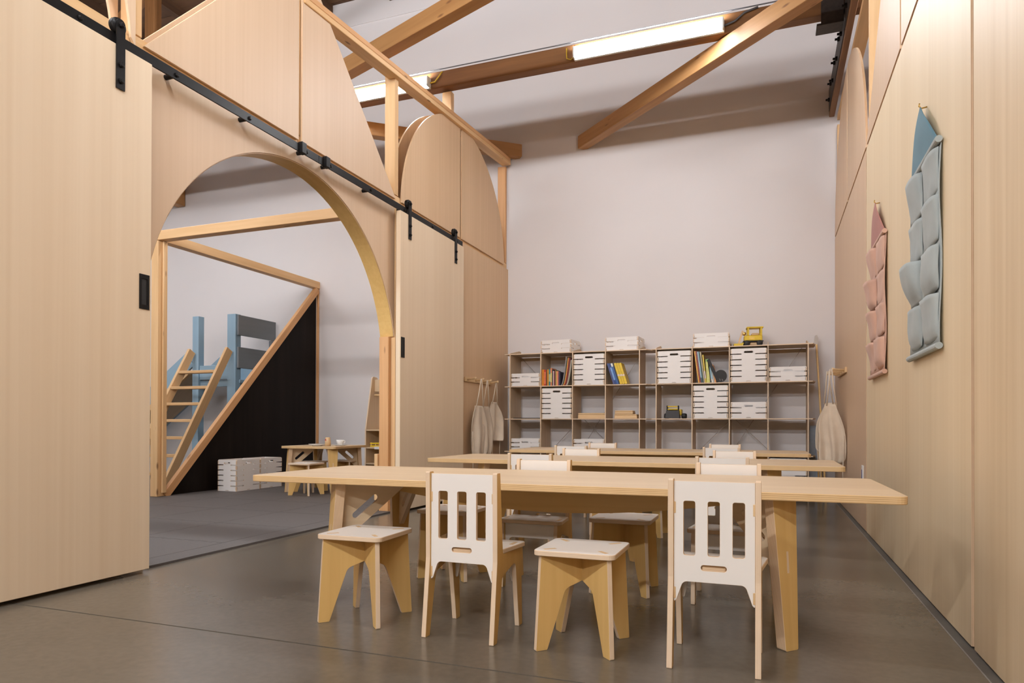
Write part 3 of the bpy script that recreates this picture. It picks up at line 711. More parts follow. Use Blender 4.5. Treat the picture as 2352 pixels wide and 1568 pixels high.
# ---- white interlocking crates
def crate_wall(Wd, Hd, rows, handle=True):
    h = Hd / rows; sl = 0.0048 if Wd > 0.29 and Hd > 0.2 else 0.0056; d = Wd * 0.31
    pts = [(-Wd / 2, 0)]; pts += [(Wd / 2, 0)]
    for k in range(1, rows): pts += [(Wd / 2, k * h - sl), (Wd / 2 - d, k * h - sl), (Wd / 2 - d, k * h + sl), (Wd / 2, k * h + sl)]
    pts += [(Wd / 2, Hd - 0.012), (Wd / 2 - 0.012, Hd), (-Wd / 2 + 0.012, Hd), (-Wd / 2, Hd - 0.012)]
    for k in range(rows - 1, 0, -1): pts += [(-Wd / 2, k * h + sl), (-Wd / 2 + d, k * h + sl), (-Wd / 2 + d, k * h - sl), (-Wd / 2, k * h - sl)]
    holes = [slot(0, Hd - 0.034, 0.08, 0.019)] if handle else []
    holes.append([(-0.02, 0.006), (0.02, 0.006), (0.02, 0.010), (-0.02, 0.010)])
    for k in range(0, rows, 2):
        for sx in (-1, 1):
            for q in (-0.008, 0.008):
                zz = k * h + h / 2 + q
                holes.append([(sx * (Wd / 2 - 0.011) - 0.003, zz - 0.005), (sx * (Wd / 2 - 0.011) + 0.003, zz - 0.005), (sx * (Wd / 2 - 0.011) + 0.003, zz + 0.005), (sx * (Wd / 2 - 0.011) - 0.003, zz + 0.005)])
    return pts, holes
CP = {}
def crate_meshes(Wd, Dd, Hd, rows):
    key = (Wd, Dd, Hd)
    if key not in CP:
        p, h = crate_wall(Wd, Hd, rows); q, hq = crate_wall(Dd, Hd, rows)
        tt = 0.009
        CP[key] = (plate(p, tt, ('crate', 'edge_fine'), h, 'XZ', (0, 0, 0)), plate(q, tt, ('crate', 'edge_fine'), hq, 'YZ', (0, 0, 0)),
                   plate([(-Wd / 2 + tt, -Dd / 2 + tt), (Wd / 2 - tt, -Dd / 2 + tt), (Wd / 2 - tt, Dd / 2 - tt), (-Wd / 2 + tt, Dd / 2 - tt)], 0.006, ('crate', 'edge_fine')))
    return CP[key]
def crate(x, y, z, rz, size, label, group='white slotted crates', Wd=0.318, Dd=0.27):
    Hd, rows = {'L': (0.312, 6), 'S': (0.132, 3), 'M': (0.152, 3)}[size]
    f, s_, b = crate_meshes(Wd, Dd, Hd, rows)
    c = thing('crate', label, 'crate', (x, y, z), rz, group)
    obj('front_wall', f, c, (0, -Dd / 2 + 0.0046, 0)); obj('back_wall', f, c, (0, Dd / 2 - 0.0046, 0))
    obj('side_wall', s_, c, (-Wd / 2 + 0.0046, 0, 0)); obj('side_wall', s_, c, (Wd / 2 - 0.0046, 0, 0))
    obj('bottom', b, c, (0, 0, 0.010)); return c
def cellx(shelf, k): return (SX1 if shelf == 0 else SX2) + CELL * (k + 0.5)
CYc = SY0 + 0.139
crate(cellx(0, 0), CYc, SZ[3], 0, 'S', 'low white crate in the top left cell of the left shelf')
crate(cellx(0, 2), CYc, SZ[3], 0, 'L', 'tall white crate in the top row of the left shelf')
crate(cellx(0, 1), CYc, SZ[2], 0, 'L', 'tall white crate under the colourful books of the left shelf')
crate(cellx(0, 0), CYc, SZ[1], 0, 'S', 'low white crate in the lower left cell of the left shelf')
crate(cellx(0, 2), CYc, SZ[1], 0, 'S', 'low white crate below the flat wooden box of the left shelf')
crate(-2.05, 6.87, SZ[4], -0.10, 'S', 'white crate on top of the left shelf, over the colourful books', Wd=0.335)
crate(-1.37, 6.86, SZ[4], -0.06, 'S', 'white crate on top of the left shelf at its right end', Wd=0.335)
crate(cellx(1, 0), CYc, SZ[3], 0, 'L', 'tall white crate in the top left cell of the right shelf')
crate(cellx(1, 2), CYc, SZ[3], 0, 'L', 'tall white crate directly under the yellow toy digger')
crate(cellx(1, 3), CYc, SZ[3], 0, 'S', 'low white crate in the top right cell of the right shelf')
crate(cellx(1, 1), CYc, SZ[2], 0, 'L', 'tall white crate beside the black toy truck of the right shelf')
crate(cellx(1, 2), CYc, SZ[2], 0, 'M', 'low white crate with a rounded top in the middle of the right shelf')
crate(cellx(1, 1) + 0.0, 6.86, SZ[4], 0.02, 'S', 'white crate on top of the right shelf, left of the toy digger', Wd=0.33)
crate(cellx(1, 3), CYc, SZ[0], 0, 'L', 'tall white crate at the bottom right of the right shelf')

# ---- books
BK = {}
def bookmat(c):
    if c not in BK:
        k = 'book_%d' % len(BK); M[k] = plain('book_cover_%d' % len(BK), srgb(*c), rough=0.4, nscale=60, namt=0.08); BK[c] = k
    return BK[c]
def book(x, z, t, h, d, tilt, col, label, group, band=None, y=SY0 + 0.02):
    b = thing('book', label, 'book', (x, y, z), 0, group); b.rotation_euler = (0, tilt, 0)
    m = bookmat(col)
    cov = join([box((0, 0, 0), (t, 0.002, h), m, 2), box((0, 0.002, 0), (0.0018, d, h), m, 2), box((t - 0.0018, 0.002, 0), (t, d, h), m, 2)])
    obj('cover', cov, b)
    obj('pages', box((0.002, 0.0022, 0.003), (t - 0.002, d - 0.003, h - 0.003), 'pages', 2), b)
    if band:
        obj('spine_band', box((0.0, -0.0008, h * band[1]), (t, 0.0, h * band[2]), bookmat(band[0]), 2), b)
    return b
g1 = 'books in the top row of the left shelf'
x = SX1 + CELL + 0.008; zt = SZ[3] + 0.0005
spec = [((214, 128, 20), 0.022, 0.168, 'orange', None), ((196, 52, 30), 0.017, 0.166, 'red', ((230, 120, 80), 0.1, 0.85)), ((120, 62, 20), 0.014, 0.160, 'dark brown', None),
        ((205, 140, 30), 0.016, 0.168, 'ochre', None), ((60, 130, 135), 0.017, 0.170, 'teal', ((180, 190, 150), 0.25, 0.7)), ((232, 140, 90), 0.014, 0.180, 'salmon topped', ((235, 215, 130), 0.2, 0.72)),
        ((50, 42, 40), 0.010, 0.165, 'thin black', None), ((225, 205, 200), 0.009, 0.150, 'thin white', None), ((120, 45, 60), 0.011, 0.148, 'plum', None),
        ((125, 105, 60), 0.010, 0.160, 'olive', None), ((228, 175, 95), 0.012, 0.146, 'tan yellow', None), ((235, 130, 110), 0.011, 0.146, 'coral pink', None), ((52, 48, 72), 0.018, 0.142, 'navy', None)]
for c, t, h, nm, band in spec:
    book(x, zt, t, h, 0.17, 0, c, nm + ' book upright among the colourful row', g1, band); x += t + 0.0012
xf = x + 0.004
for k, (c, t, h, nm) in enumerate((((150, 140, 140), 0.010, 0.292, 'pale grey floppy'), ((50, 66, 40), 0.010, 0.288, 'dark green floppy'), ((224, 150, 60), 0.010, 0.284, 'orange edged floppy'), ((120, 28, 14), 0.018, 0.28, 'dark red floppy'), ((170, 165, 150), 0.016, 0.26, 'patterned grey floppy'))):
    # large leaning picture books curve against the upright
    b = thing('book', nm + ' picture book leaning right beside the navy book', 'book', (xf, SY0 + 0.03, zt), 0, g1); xf += t + 0.0008
    def bend(s, z, h=h): return 0.052 * (z / h) ** 0.6
    m = bookmat(c)
    pts = [(bend(0, h * q / 10), h * q / 10) for q in range(11)] + [(bend(0, h * q / 10) + t, h * q / 10) for q in range(10, -1, -1)]
    obj('cover', plate(pts, 0.21, (m, m), (), 'XZ', (0, 0.105, 0)), b)
g2 = 'leaning books in the top right cell of the left shelf'
x = SX1 + 3 * CELL + 0.075
for c, nm, band in (((62, 72, 130), 'dark blue', None), ((20, 60, 125), 'royal blue', ((120, 160, 215), 0.2, 0.8)), ((40, 90, 160), 'mid blue with white ends', ((235, 235, 225), 0.84, 1.0)), ((15, 14, 16), 'thin black', None),
                    ((226, 190, 10), 'left yellow', ((225, 205, 190), 0.38, 0.46)), ((220, 184, 10), 'middle yellow', ((225, 205, 190), 0.38, 0.46)), ((226, 192, 12), 'right yellow', ((225, 205, 190), 0.38, 0.46))):
    t = 0.012 if 'black' in nm else (0.022 if 'yellow' in nm else 0.017)
    book(x, zt + 0.0003, t, 0.218, 0.16, -0.30, c, nm + ' book leaning left beside the tall crate', g2, band); x += t * 1.12
g3 = 'books in the top row of the right shelf'
x = SX2 + CELL + 0.055
for c, t, h, tl, nm, band in (((228, 165, 40), 0.012, 0.305, -0.13, 'amber', None), ((150, 45, 25), 0.010, 0.305, -0.13, 'brick red', None), ((150, 180, 195), 0.014, 0.300, -0.13, 'pale blue', ((40, 70, 80), 0.0, 0.16)),
                              ((40, 80, 75), 0.007, 0.298, -0.13, 'dark teal', None), ((190, 175, 140), 0.010, 0.298, -0.13, 'beige', None), ((225, 195, 50), 0.011, 0.268, -0.11, 'yellow', ((235, 215, 210), 0.15, 0.42)),
                              ((205, 205, 110), 0.029, 0.222, -0.06, 'thick pale green', ((130, 180, 90), 0.9, 1.0)), ((25, 25, 24), 0.010, 0.232, -0.12, 'narrow black', None), ((150, 190, 205), 0.015, 0.172, -0.17, 'sky blue', ((225, 220, 210), 0.0, 0.2)),
                              ((205, 200, 195), 0.008, 0.172, -0.17, 'thin pale grey', None), ((235, 160, 85), 0.012, 0.172, -0.17, 'peach orange', None)):
    book(x, zt + 0.0003, t, h, 0.19, tl, c, nm + ' book leaning in the right shelf', g3, band); x += t * 1.05 + 0.002
tl = thing('toy_ladle', 'black plastic paddle with a round blade leaning by the books', 'toy', (cellx(1, 1) + 0.058, SY0 + 0.012, SZ[3] + 0.001))
obj('handle', box((-0.014, -0.006, 0.0), (0.014, 0.006, 0.235), 'black_rubber', 2, 0.002, Matrix.Translation((0.015, 0, 0.004)) @ Matrix.Rotation(-0.42, 4, 'Y')), tl)
obj('blade', plate([(0.055 * math.cos(2 * PI * k / 28), 0.055 * math.sin(2 * PI * k / 28) * 1.05) for k in range(28)], 0.012, ('black_rubber', 'black_rubber'), (slot(-0.008, -0.035, 0.006, 0.022, 0.4), slot(0.014, -0.038, 0.006, 0.022, 0.4)), 'XZ', (0.035, -0.001, 0.060)), tl)

# ---- wooden boxes and tray on shelves
tag(obj('flat_tray', box((-0.135, 0, 0), (0.135, 0.2, 0.008), 'black_rubber', 0, 0.001), loc=(cellx(0, 0) - 0.01, SY0 + 0.03, SZ[2] + 0.0005)), 'thin black tray lying in the left shelf', 'tray')
def wbox(x, z, wd, ht, d, label, lid=False, y=SY0 + 0.03):
    t = thing('wooden_box', label, 'box', (x, y, z), 0, 'small beech boxes on the left shelf')
    obj('body', box((0, 0, 0), (wd, d, ht * 0.72), 'beech', 0, 0.003), t)
    obj('lid', box((0.001, 0.001, ht * 0.74), (wd - 0.001, d - 0.001, ht), 'beech', 0, 0.003), t)
wbox(SX1 + 2 * CELL + 0.05, SZ[2] + 0.0005, 0.285, 0.056, 0.18, 'flat beech box beside the tall crate of the left shelf')
wbox(SX1 + 3 * CELL + 0.085, SZ[2] + 0.0005, 0.225, 0.042, 0.17, 'lower of two stacked beech boxes')
wbox(SX1 + 3 * CELL + 0.09, SZ[2] + 0.0435, 0.180, 0.036, 0.14, 'upper of two stacked beech boxes')

# ---- toy digger on the right shelf
dg = thing('toy_digger', 'yellow wooden toy digger on top of the right shelf', 'toy', (cellx(1, 2) + 0.03, 6.83, SZ[4]), 0.12)
obj('chassis', box((-0.085, -0.05, 0.040), (0.095, 0.05, 0.052), 'black_rubber', 0, 0.003), dg)
obj('engine_hood', join([box((-0.075, -0.05, 0.052), (0.085, 0.05, 0.100), 'yellow_paint', 0, 0.004)] + [box((-0.03 + 0.008 * k, -0.0512, 0.062), (-0.026 + 0.008 * k, -0.05, 0.090), 'brass', 2) for k in range(6)]), dg)
obj('cab_roof', box((-0.055, -0.055, 0.168), (0.095, 0.055, 0.182), 'yellow_paint', 0, 0.004), dg)
for (px, py) in ((-0.04, -0.045), (-0.04, 0.045), (0.075, -0.045), (0.075, 0.045)):
    obj('cab_post', box((px - 0.008, py - 0.006, 0.100), (px + 0.008, py + 0.006, 0.168), 'yellow_paint', 2, 0.001), dg)
obj('cab_seat', box((-0.01, -0.03, 0.100), (0.06, 0.03, 0.125), 'beech', 0, 0.008), dg)
obj('boom', plate(fil([(-0.135, 0.018, 0.006), (-0.12, 0.014, 0.006), (-0.078, 0.148, 0.006), (-0.094, 0.152, 0.006)]), 0.016, ('beech', 'beech'), (), 'XZ', (0, -0.01, 0)), dg)
obj('bucket', plate(fil([(-0.165, 0.002), (-0.09, 0.002), (-0.075, 0.04, 0.006), (-0.115, 0.028, 0.004), (-0.17, 0.028, 0.005)]), 0.075, ('yellow_paint', 'yellow_paint'), (), 'XZ', (0, 0, 0)), dg)
obj('boom_joint', lathe([(0, -0.02), (0.016, -0.02), (0.016, 0.02), (0, 0.02)], 'brass', 16, (-0.072, 0, 0.122), True, axis=(0, 1, 0)), dg)
for px in (-0.05, 0.062):
    for py in (-0.046, 0.046):
        wh = obj('wheel', lathe([(0, -0.012), (0.022, -0.012), (0.027, -0.008), (0.027, 0.008), (0.022, 0.012), (0, 0.012)], 'black_rubber', 20, (px, py, 0.0275), True, axis=(0, 1, 0)), dg)
        obj('hub', lathe([(0, -0.014), (0.010, -0.014), (0.010, 0.014), (0, 0.014)], 'toy_grey', 12, (px, py, 0.0275), True, axis=(0, 1, 0)), wh)
obj('axle_block', box((-0.035, -0.03, 0.012), (0.045, 0.03, 0.036), 'beech', 0, 0.003), dg)
# ---- toy loader with dark bucket
lg = thing('toy_loader', 'toy loader with a dark bucket and yellow frame in the right shelf', 'toy', (SX2 + 0.155, SY0 + 0.08, SZ[2] + 0.0003), 0.0)
obj('bucket', plate(fil([(-0.075, 0.002), (0.065, 0.002), (0.058, 0.078, 0.006), (-0.062, 0.078, 0.006)]), 0.06, ('toy_grey', 'toy_grey'), (), 'XZ', (0, -0.02, 0), chamfer=0.002), lg)
for zz in (0.090, 0.116): obj('frame_bar', box((-0.055, -0.02, zz - 0.006), (0.045, 0.0, zz + 0.006), 'yellow_paint', 0, 0.003), lg)
for xx in (-0.058, 0.048): obj('frame_side', box((xx - 0.004, -0.03, 0.074), (xx + 0.004, 0.03, 0.126), 'black_rubber', 2, 0.002), lg)
obj('body', box((-0.05, 0.012, 0.03), (0.075, 0.13, 0.09), 'yellow_paint', 1, 0.006), lg)
for yy in (0.03, 0.10):
    obj('wheel', lathe([(0, -0.02), (0.02, -0.02), (0.025, -0.014), (0.025, 0.014), (0.02, 0.02), (0, 0.02)], 'black_rubber', 20, (0.096, yy, 0.0255), True, axis=(1, 0, 0)), lg)
    obj('wheel', lathe([(0, -0.02), (0.02, -0.02), (0.025, -0.014), (0.025, 0.014), (0.02, 0.02), (0, 0.02)], 'black_rubber', 20, (-0.071, yy, 0.0255), True, axis=(1, 0, 0)), lg)

# ---- leaning things at the right end of the shelf
pl = thing('leaning_pole', 'long wooden pole with a grey head leaning beside the right shelf', 'pole', (0.478, 6.80, 0))
obj('shaft', bar((0.0, 0.0, 0.0), (-0.068, 0.19, 1.44), 0.016, 0.016, 'birch', up=(0, 1, 0)), pl)
obj('head', plate(fil([(-0.02, 1.42), (0.014, 1.42), (0.017, 1.50, 0.01), (0.006, 1.535, 0.008), (-0.012, 1.52, 0.01)]), 0.01, ('steel_wire', 'steel_wire'), (), 'XZ', (-0.071, 0.197, 0)), pl)
obj('collar', bar((-0.0275, 0.075, 0.60), (-0.033, 0.09, 0.71), 0.022, 0.022, 'birch_top', up=(0, 1, 0)), pl)
eb = thing('easel_board', 'pale blue board in a wooden frame leaning by the right shelf', 'board', (0.385, 6.93, 0))
obj('board', box((-0.035, 0.0, 0.02), (0.03, 0.012, 0.68), 'board_blue', 2), eb)
for xx in (0.032, 0.054): obj('frame_post', box((xx, -0.01, 0.0), (xx + 0.012, 0.015, 0.70), 'birch', 2, 0.002), eb)

# ---- aprons on pegs
def peg_rail(name, x, side, y0, y1, z, n, label):
    r = thing(name, label, 'peg rail', (x, y0, z))
    obj('rail_board', box((min(0, side * 0.016), 0, -0.022), (max(0, side * 0.016), y1 - y0, 0.022), 'beech', 1, 0.003), r)
    for k in range(n):
        yy = 0.05 + (y1 - y0 - 0.1) * k / (n - 1)
        obj('peg', lathe([(0, 0), (0.009, 0), (0.008, 0.075), (0.012, 0.080), (0.012, 0.092), (0, 0.094)], 'beech', 12, (side * 0.016, yy, 0), True, axis=(side, 0, 0.12)), r)
    return r
def apron(x, side, yc, z, wd, label, seed, drop=0.73, bib=0.52, mat='linen', twist=0.0, strap=0.25):
    """bib apron hanging on a peg against a wall"""
    a = thing('apron', label, 'apron', (x, yc, z), 0, 'linen aprons on pegs')
    rnd = random.Random(seed); ph = [rnd.uniform(0, 6.28) for _ in range(4)]
    zb = -strap
    def f(u, v):
        half = wd * (0.5 * bib + (0.5 - 0.5 * bib) * math.sin(PI / 2 * min(1, max(0, (v - 0.05) / 0.42))))
        if v > 0.9: half *= 1 - 0.22 * ((v - 0.9) / 0.1) ** 2
        s = u * 2 - 1
        dx = 0.028 + 0.022 * math.sin(s * 5 + ph[0] + v * 1.2) * min(1, v * 2.0) + 0.010 * math.sin(s * 11 + ph[1] + v * 3) * v + 0.003 * math.sin(v * 9 + s * 4 + ph[2]) + twist * s * v * 0.05
        return (side * max(0.008, dx), s * half * (1 - 0.06 * v) + 0.01 * math.sin(v * 5 + ph[3]), zb - v * (drop - strap))
    obj('cloth', sheet(22, 26, f, mat, 0.003), a)
    for s in (-1, 1):
        obj('strap', tube([(side * 0.045, s * 0.006, 0.012), (side * 0.04, s * wd * bib * 0.2, -strap * 0.45), (side * 0.03, s * wd * bib * 0.42, zb - 0.01)], 0.0055, mat, 6), a)
    obj('tie', tube([(side * 0.03, wd * 0.45, zb - 0.25), (side * 0.035, wd * 0.47, zb - 0.4), (side * 0.03, wd * 0.44, -drop - 0.08), (side * 0.03, wd * 0.45, -drop - 0.17)], 0.004, mat, 6), a)
    obj('tie', tube([(side * 0.03, -wd * 0.45, zb - 0.25), (side * 0.035, -wd * 0.46, zb - 0.4), (side * 0.03, -wd * 0.42, -drop - 0.06), (side * 0.03, -wd * 0.43, -drop - 0.15)], 0.004, mat, 6), a)
    return a
peg_rail('peg_rail', XL, 1, 5.93, 6.60, 1.115, 4, 'beech peg rail on the left wall near the corner')
apron(XL + 0.050, 1, 6.13, 1.115, 0.38, 'linen apron on the leftmost peg of the left wall', 3)
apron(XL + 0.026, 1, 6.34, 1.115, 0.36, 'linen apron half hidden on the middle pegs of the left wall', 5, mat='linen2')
apron(XL + 0.03, 1, 6.57, 1.115, 0.30, 'narrow bunched linen apron nearest the white wall', 9, drop=0.60, twist=0.8, strap=0.20)
peg_rail('peg_rail', XR, -1, 6.02, 6.66, 1.125, 4, 'beech peg rail on the right wall near the corner')
a1 = apron(XR - 0.100, -1, 6.06, 1.120, 0.20, 'linen apron turned towards the camera on the right wall', 4, drop=0.74, strap=0.27, bib=0.45)
a1.rotation_euler.z = math.radians(68)
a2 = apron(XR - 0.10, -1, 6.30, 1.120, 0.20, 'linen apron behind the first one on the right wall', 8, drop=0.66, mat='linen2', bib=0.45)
a2.rotation_euler.z = math.radians(60)

# ---- fabric wall pockets
def wall_pockets(y0, y1, main, top, label, seed):
    p = thing('wall_pocket', label, 'wall pocket', (XR, (y0 + y1) / 2, 0.95), 0, 'hanging fabric wall pockets')
    hw = (y1 - y0) / 2; rnd = random.Random(seed)
    obj('backing', sheet(10, 18, lambda u, v: (-0.010 - 0.004 * math.sin(u * 7 + v * 9 + seed), (u * 2 - 1) * hw * 0.97, 0.02 + v * 0.725), main, 0.003), p)
    # dark triangle up to the hook
    def tri(u, v):
        s = (u * 2 - 1) * hw * 0.94 * (1 - v) ** 0.92
        return (-0.012 - 0.012 * v - 0.010 * math.sin(PI * v) * math.cos(s * 6) , s + 0.004 * math.sin(v * 9), 0.745 + v * 0.235)
    obj('hanging_flap', sheet(14, 12, tri, top, 0.003), p)
    for zz in (0.745, 0.012):
        obj('dowel', rod((-0.016, -hw, zz), (-0.016, hw, zz), 0.0125, main, 12), p)
    obj('hook', tube([(0.0, 0, 0.975), (-0.02, 0, 0.972), (-0.028, 0, 0.982), (-0.026, 0, 0.992)], 0.003, 'brass', 8), p)
    ph = 0.165
    for r in range(4):
        for c in range(2):
            yc = (-0.5 + c) * hw * 0.98; z0 = 0.035 + r * 0.176; puff = rnd.uniform(0.008, 0.018); lean = rnd.uniform(0.006, 0.026); sag = rnd.uniform(-0.01, 0.01)
            if (seed == 1 and (r, c) == (1, 1)) or (seed == 2 and (r, c) == (2, 1)): lean = 0.045
            k1, k2 = rnd.uniform(0, 6), rnd.uniform(0, 6)
            def f(u, v, yc=yc, z0=z0, puff=puff, lean=lean, sag=sag, k1=k1, k2=k2):
                s = u * 2 - 1
                e = (1 - s ** 6) * min(1, v * 4.5)
                d = 0.014 + e * (puff * (0.6 + 0.4 * math.sin(v * 4 + k1)) + lean * v) + 0.0012 * math.sin(s * 5 + v * 7 + k2)
                return (-d, yc + s * hw * 0.435 * (1 - 0.05 * (1 - v) ** 3), z0 + v * (ph + sag * 0.5) + 0.010 * s * s * (1 - v))
            obj('pocket', sheet(12, 10, f, main, 0.0025), p)
    return p
wall_pockets(2.79, 3.34, 'grey_cloth', 'blue_cloth', 'grey blue fabric wall pocket with a teal pointed top', 1)
wall_pockets(4.005, 4.575, 'pink_cloth', 'rose_cloth', 'pale pink fabric wall pocket with a rose pointed top', 2)

# ================================================================== PLAY ROOM BEYOND THE ARCH
XP = -5.262
pf = thing('loft_partition', 'pine frame with a black triangular panel beyond the arch', 'frame', (XP, 4.74, 0.0125))
def fb(name, p, q, wd, ht, m='lumber', up=(0, 0, 1), label=None): return obj(name, bar(p, q, wd, ht, m, up), pf, label=label)
fb('post', (-0.02, 0.0, 0), (-0.02, 0.0, 2.35), 0.09, 0.085, 'lumber', up=(1, 0, 0))
fb('post', (0.034, 0.02, 0.03), (0.034, 0.02, 2.35), 0.045, 0.018, 'lumber', up=(1, 0, 0))
fb('top_beam', (-0.02, 0.04, 2.395), (-0.02, YB - 4.745, 2.395), 0.09, 0.085)
fb('cross_beam', (-0.065, -0.001, 2.395), (XL - 0.13 - XP, -0.001, 2.395), 0.09, 0.085)
fb('far_post', (0.0, YB - 4.755, 0), (0.0, YB - 4.755, 2.35), 0.022, 0.03, 'lumber_red', up=(1, 0, 0))
fb('diagonal', (0.012, 0.045, 0.0), (0.012, YB - 4.79, 2.335), 0.045, 0.075, 'lumber_red', up=(0, -1, 1))
obj('dark_panel', plate([(0.10, 0.0), (YB - 4.77, 0.0), (YB - 4.77, 2.33)], 0.012, ('black_panel', 'black_panel'), (), 'YZ', (-0.02, 0, 0), grain='y'), pf, label='black triangular panel')

lf = thing('play_loft', 'blue painted play loft with railing behind the black panel', 'loft', (-6.2, 6.40, 0))
def lb(name, lo, hi, m='blue', lab=None): return obj(name, box(lo, hi, m, None, 0.003), lf, label=lab)
lb('post', (-0.36, -0.02, 0), (-0.265, 0.07, 1.985)); lb('post', (0.175, -0.02, 0), (0.30, 0.07, 1.985))
lb('front_beam', (-0.265, 0.0, 1.215), (0.175, 0.04, 1.385)); lb('deck', (-0.36, 0.042, 1.17), (0.31, 0.66, 1.21))
lb('inner_frame', (-0.265, 0.01, 1.13), (0.175, 0.035, 1.20)); lb('back_board', (-0.27, 0.65, 1.215), (0.30, 0.675, 1.60))
lb('rail_board', (0.302, 0.0, 1.735), (0.325, 0.655, 1.975), 'slate', 'slate blue rail board'); lb('rail_board', (0.302, 0.0, 1.345), (0.325, 0.655, 1.595), 'slate')
lb('side_post', (0.285, 0.57, 0.0), (0.325, 0.655, 1.73), 'slate'); lb('far_post', (-0.36, 0.57, 0.0), (-0.27, 0.655, 1.6))
ld = thing('loft_ladder', 'pine ladder leaning on the blue play loft', 'ladder', (-6.225, 5.40, 0.0125))
LT = (0.92, 1.545)
for sx in (-0.285, 0.285): obj('stringer', bar((sx, 0.02, 0.0), (sx, LT[0], LT[1]), 0.036, 0.10, 'lumber', up=(0, -1, 0.6)), ld)
for k in range(7):
    q = (0.135 + 0.19 * k) / LT[1]
    obj('tread', box((-0.267, 0.02 + (LT[0] - 0.02) * q - 0.055, LT[1] * q - 0.016), (0.267, 0.02 + (LT[0] - 0.02) * q + 0.045, LT[1] * q + 0.016), 'lumber', 0, 0.003), ld)
sd = thing('loft_slide', 'blue slide sloping down left from the play loft', 'slide', (-6.635, 6.42, 0))
obj('side_board', bar((0.03, -0.02, 1.47), (-1.75, -0.02, 0.23), 0.03, 0.20, 'blue'), sd); obj('side_board', bar((0.0, 0.55, 1.47), (-1.75, 0.55, 0.23), 0.03, 0.20, 'blue'), sd)
obj('slide_bed', bar((-0.02, 0.265, 1.335), (-1.75, 0.265, 0.13), 0.53, 0.02, 'shelf'), sd)
obj('support_rail', bar((0.0, -0.02, 1.31), (-1.75, -0.02, 0.085), 0.04, 0.06, 'lumber'), sd)
obj('support_leg', box((-1.60, -0.03, 0.0), (-1.54, 0.56, 0.17), 'lumber', 1, 0.003), sd)

crate(-5.052, 5.525, 0.0125, 0.0, 'L', 'white crate standing in front of the black panel, nearer of two', Wd=0.235, Dd=0.335)
crate(-5.062, 5.875, 0.0125, 0.0, 'L', 'white crate standing in front of the black panel, farther of two', Wd=0.235, Dd=0.335)
tb2 = make_table(0.61, 0.61, 0.455, 0.045, 0.045, False, 'play_table', 0.03, 0.25)
tb2.location = (-4.195, 5.774, 0.0125); tb2.rotation_euler.z = 0.056
tb2['label'] = 'small square birch table in the play room beyond the arch'
stool(-4.11, 5.37, 0.0, 'stool standing in front of the small play room table')
stool(-4.285, 5.67, 0.0, 'stool tucked under the middle of the small play room table')
stool(-4.10, 6.0, 0.05, 'stool behind the small play room table')
for s_ in [o for o in bpy.data.objects if o.get('label', '').endswith('play room table') and o.get('category') == 'stool']: s_.location.z = 0.0125
tb2.location.z = 0.0125
ZP = 0.455 + 0.0125
def plate_dish(x, y, r, label):
    return tag(obj('plate', lathe([(0, 0), (r * 0.6, 0), (r * 0.65, 0.004), (r, 0.012), (r, 0.014), (r * 0.62, 0.006), (0, 0.005)], 'white_china', 32), loc=(x, y, ZP)), label, 'plate', 'dishes on the play table')
plate_dish(-4.31, 5.80, 0.085, 'white plate on the left of the play table')
plate_dish(-4.16, 5.60, 0.075, 'white plate beside the wooden pepper mill')
pm = thing('pepper_mill', 'wooden pepper mill with a red and white badge on the play table', 'toy', (-4.02, 5.58, ZP))
obj('body', lathe([(0, 0), (0.028, 0), (0.028, 0.055), (0.024, 0.06), (0.024, 0.082), (0.02, 0.086), (0, 0.086)], 'beech', 24), pm)
obj('badge', lathe([(0, 0), (0.012, 0), (0.012, 0.002), (0, 0.002)], 'red_print', 16, (-0.009, -0.023, 0.058), False, axis=(-0.38, -0.92, 0)), pm)
cu = thing('cup', 'white cup on a saucer on the play table', 'cup', (-4.03, 5.80, ZP))
obj('bowl', lathe([(0, 0.008), (0.024, 0.008), (0.036, 0.03), (0.04, 0.058), (0.037, 0.058), (0.033, 0.03), (0.02, 0.014), (0, 0.012)], 'white_china', 28), cu)
obj('handle', tube([(0.036, 0, 0.05), (0.055, 0, 0.048), (0.058, 0, 0.032), (0.036, 0, 0.024)], 0.004, 'white_china', 8), cu)
obj('saucer', lathe([(0, 0), (0.04, 0), (0.065, 0.007), (0.065, 0.009), (0.04, 0.004), (0, 0.004)], 'white_china', 28), cu)

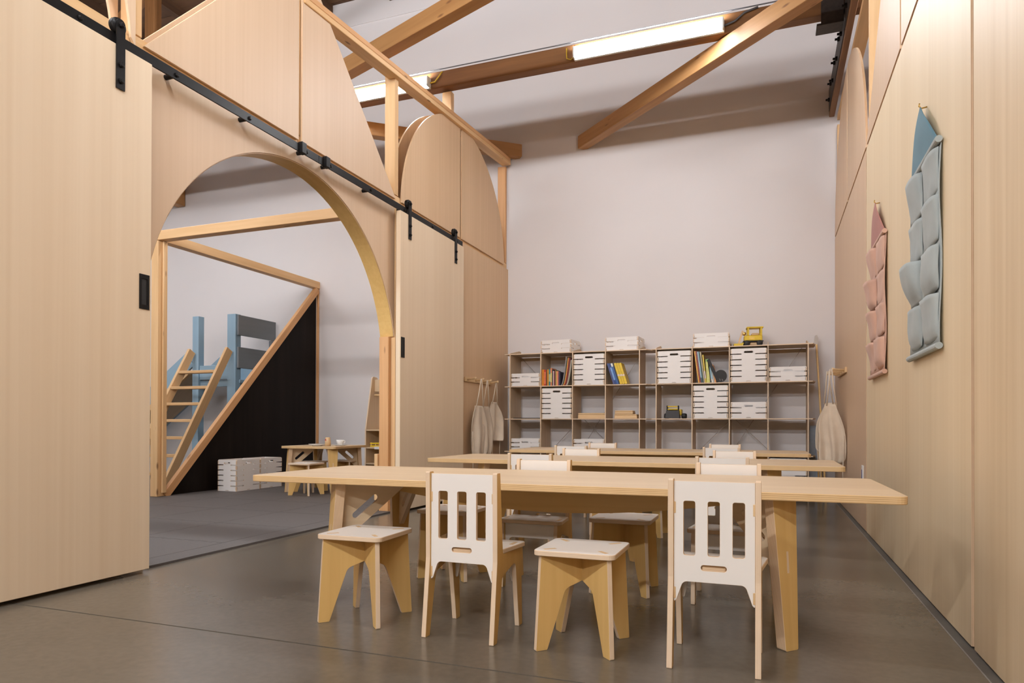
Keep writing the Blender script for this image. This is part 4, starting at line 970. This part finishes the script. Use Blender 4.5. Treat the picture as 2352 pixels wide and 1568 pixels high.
# dress-up rack with shelves
rk = thing('dress_up_rack', 'birch dress-up rack with shelves against the white wall, seen past the arch post', 'rack', (-4.292, 6.66, 0.0))
side = fil([(0, 0), (0.36, 0), (0.36, 0.60), (0.245, 1.225, 0.03), (0.135, 1.235, 0.035), (0, 0.62)])
for xx in (0.0, 0.80): obj('side_panel', plate(side, 0.015, ('birch_top', 'edge_fine'), (), 'YZ', (xx, 0, 0), grain='y'), rk)
obj('header', box((0.008, 0.175, 1.06), (0.792, 0.19, 1.20), 'birch_top', 0, 0.003), rk)
obj('hanging_rod', rod((0.0, 0.18, 1.02), (0.80, 0.18, 1.02), 0.011, 'beech', 12), rk)
for zz in (0.615, 0.415, 0.235, 0.05): obj('shelf_board', box((0.008, 0.004, zz - 0.0075), (0.792, 0.352, zz + 0.0075), 'birch_top', 0, 0.002), rk)
obj('back_panel', box((0.008, 0.345, 0.045), (0.792, 0.352, 0.61), 'birch_top', 0), rk)
tc = thing('toy_food_crate', 'little yellow slatted crate of toy food on the rack shelf', 'toy', (-4.185, 6.75, 0.4232))
for zz in (0.012, 0.042):
    obj('slat', box((-0.07, -0.05, zz - 0.008), (0.07, -0.044, zz + 0.008), 'yellow_paint', 0, 0.001), tc); obj('slat', box((-0.07, 0.044, zz - 0.008), (0.07, 0.05, zz + 0.008), 'yellow_paint', 0, 0.001), tc)
for xx in (-0.06, 0.0, 0.06): obj('slat_post', box((xx - 0.007, -0.044, 0.0), (xx + 0.007, -0.036, 0.052), 'beech', 2), tc)
obj('base', box((-0.07, -0.05, 0.0), (0.07, 0.05, 0.004), 'beech', 0), tc)
tag(obj('toy_bun', lathe([(0, 0), (0.036, 0.002), (0.042, 0.015), (0.036, 0.032), (0.018, 0.044), (0, 0.046)], 'bun', 24), loc=(-4.155, 6.75, 0.4275)), 'brown toy bun in the little yellow crate', 'toy')
tag(obj('paper_card', box((-0.07, 0, 0), (0.07, 0.004, 0.03), 'white_plastic', 0), loc=(-4.10, 6.6555, 0.402)), 'white card strip on the edge of the rack shelf', 'card')
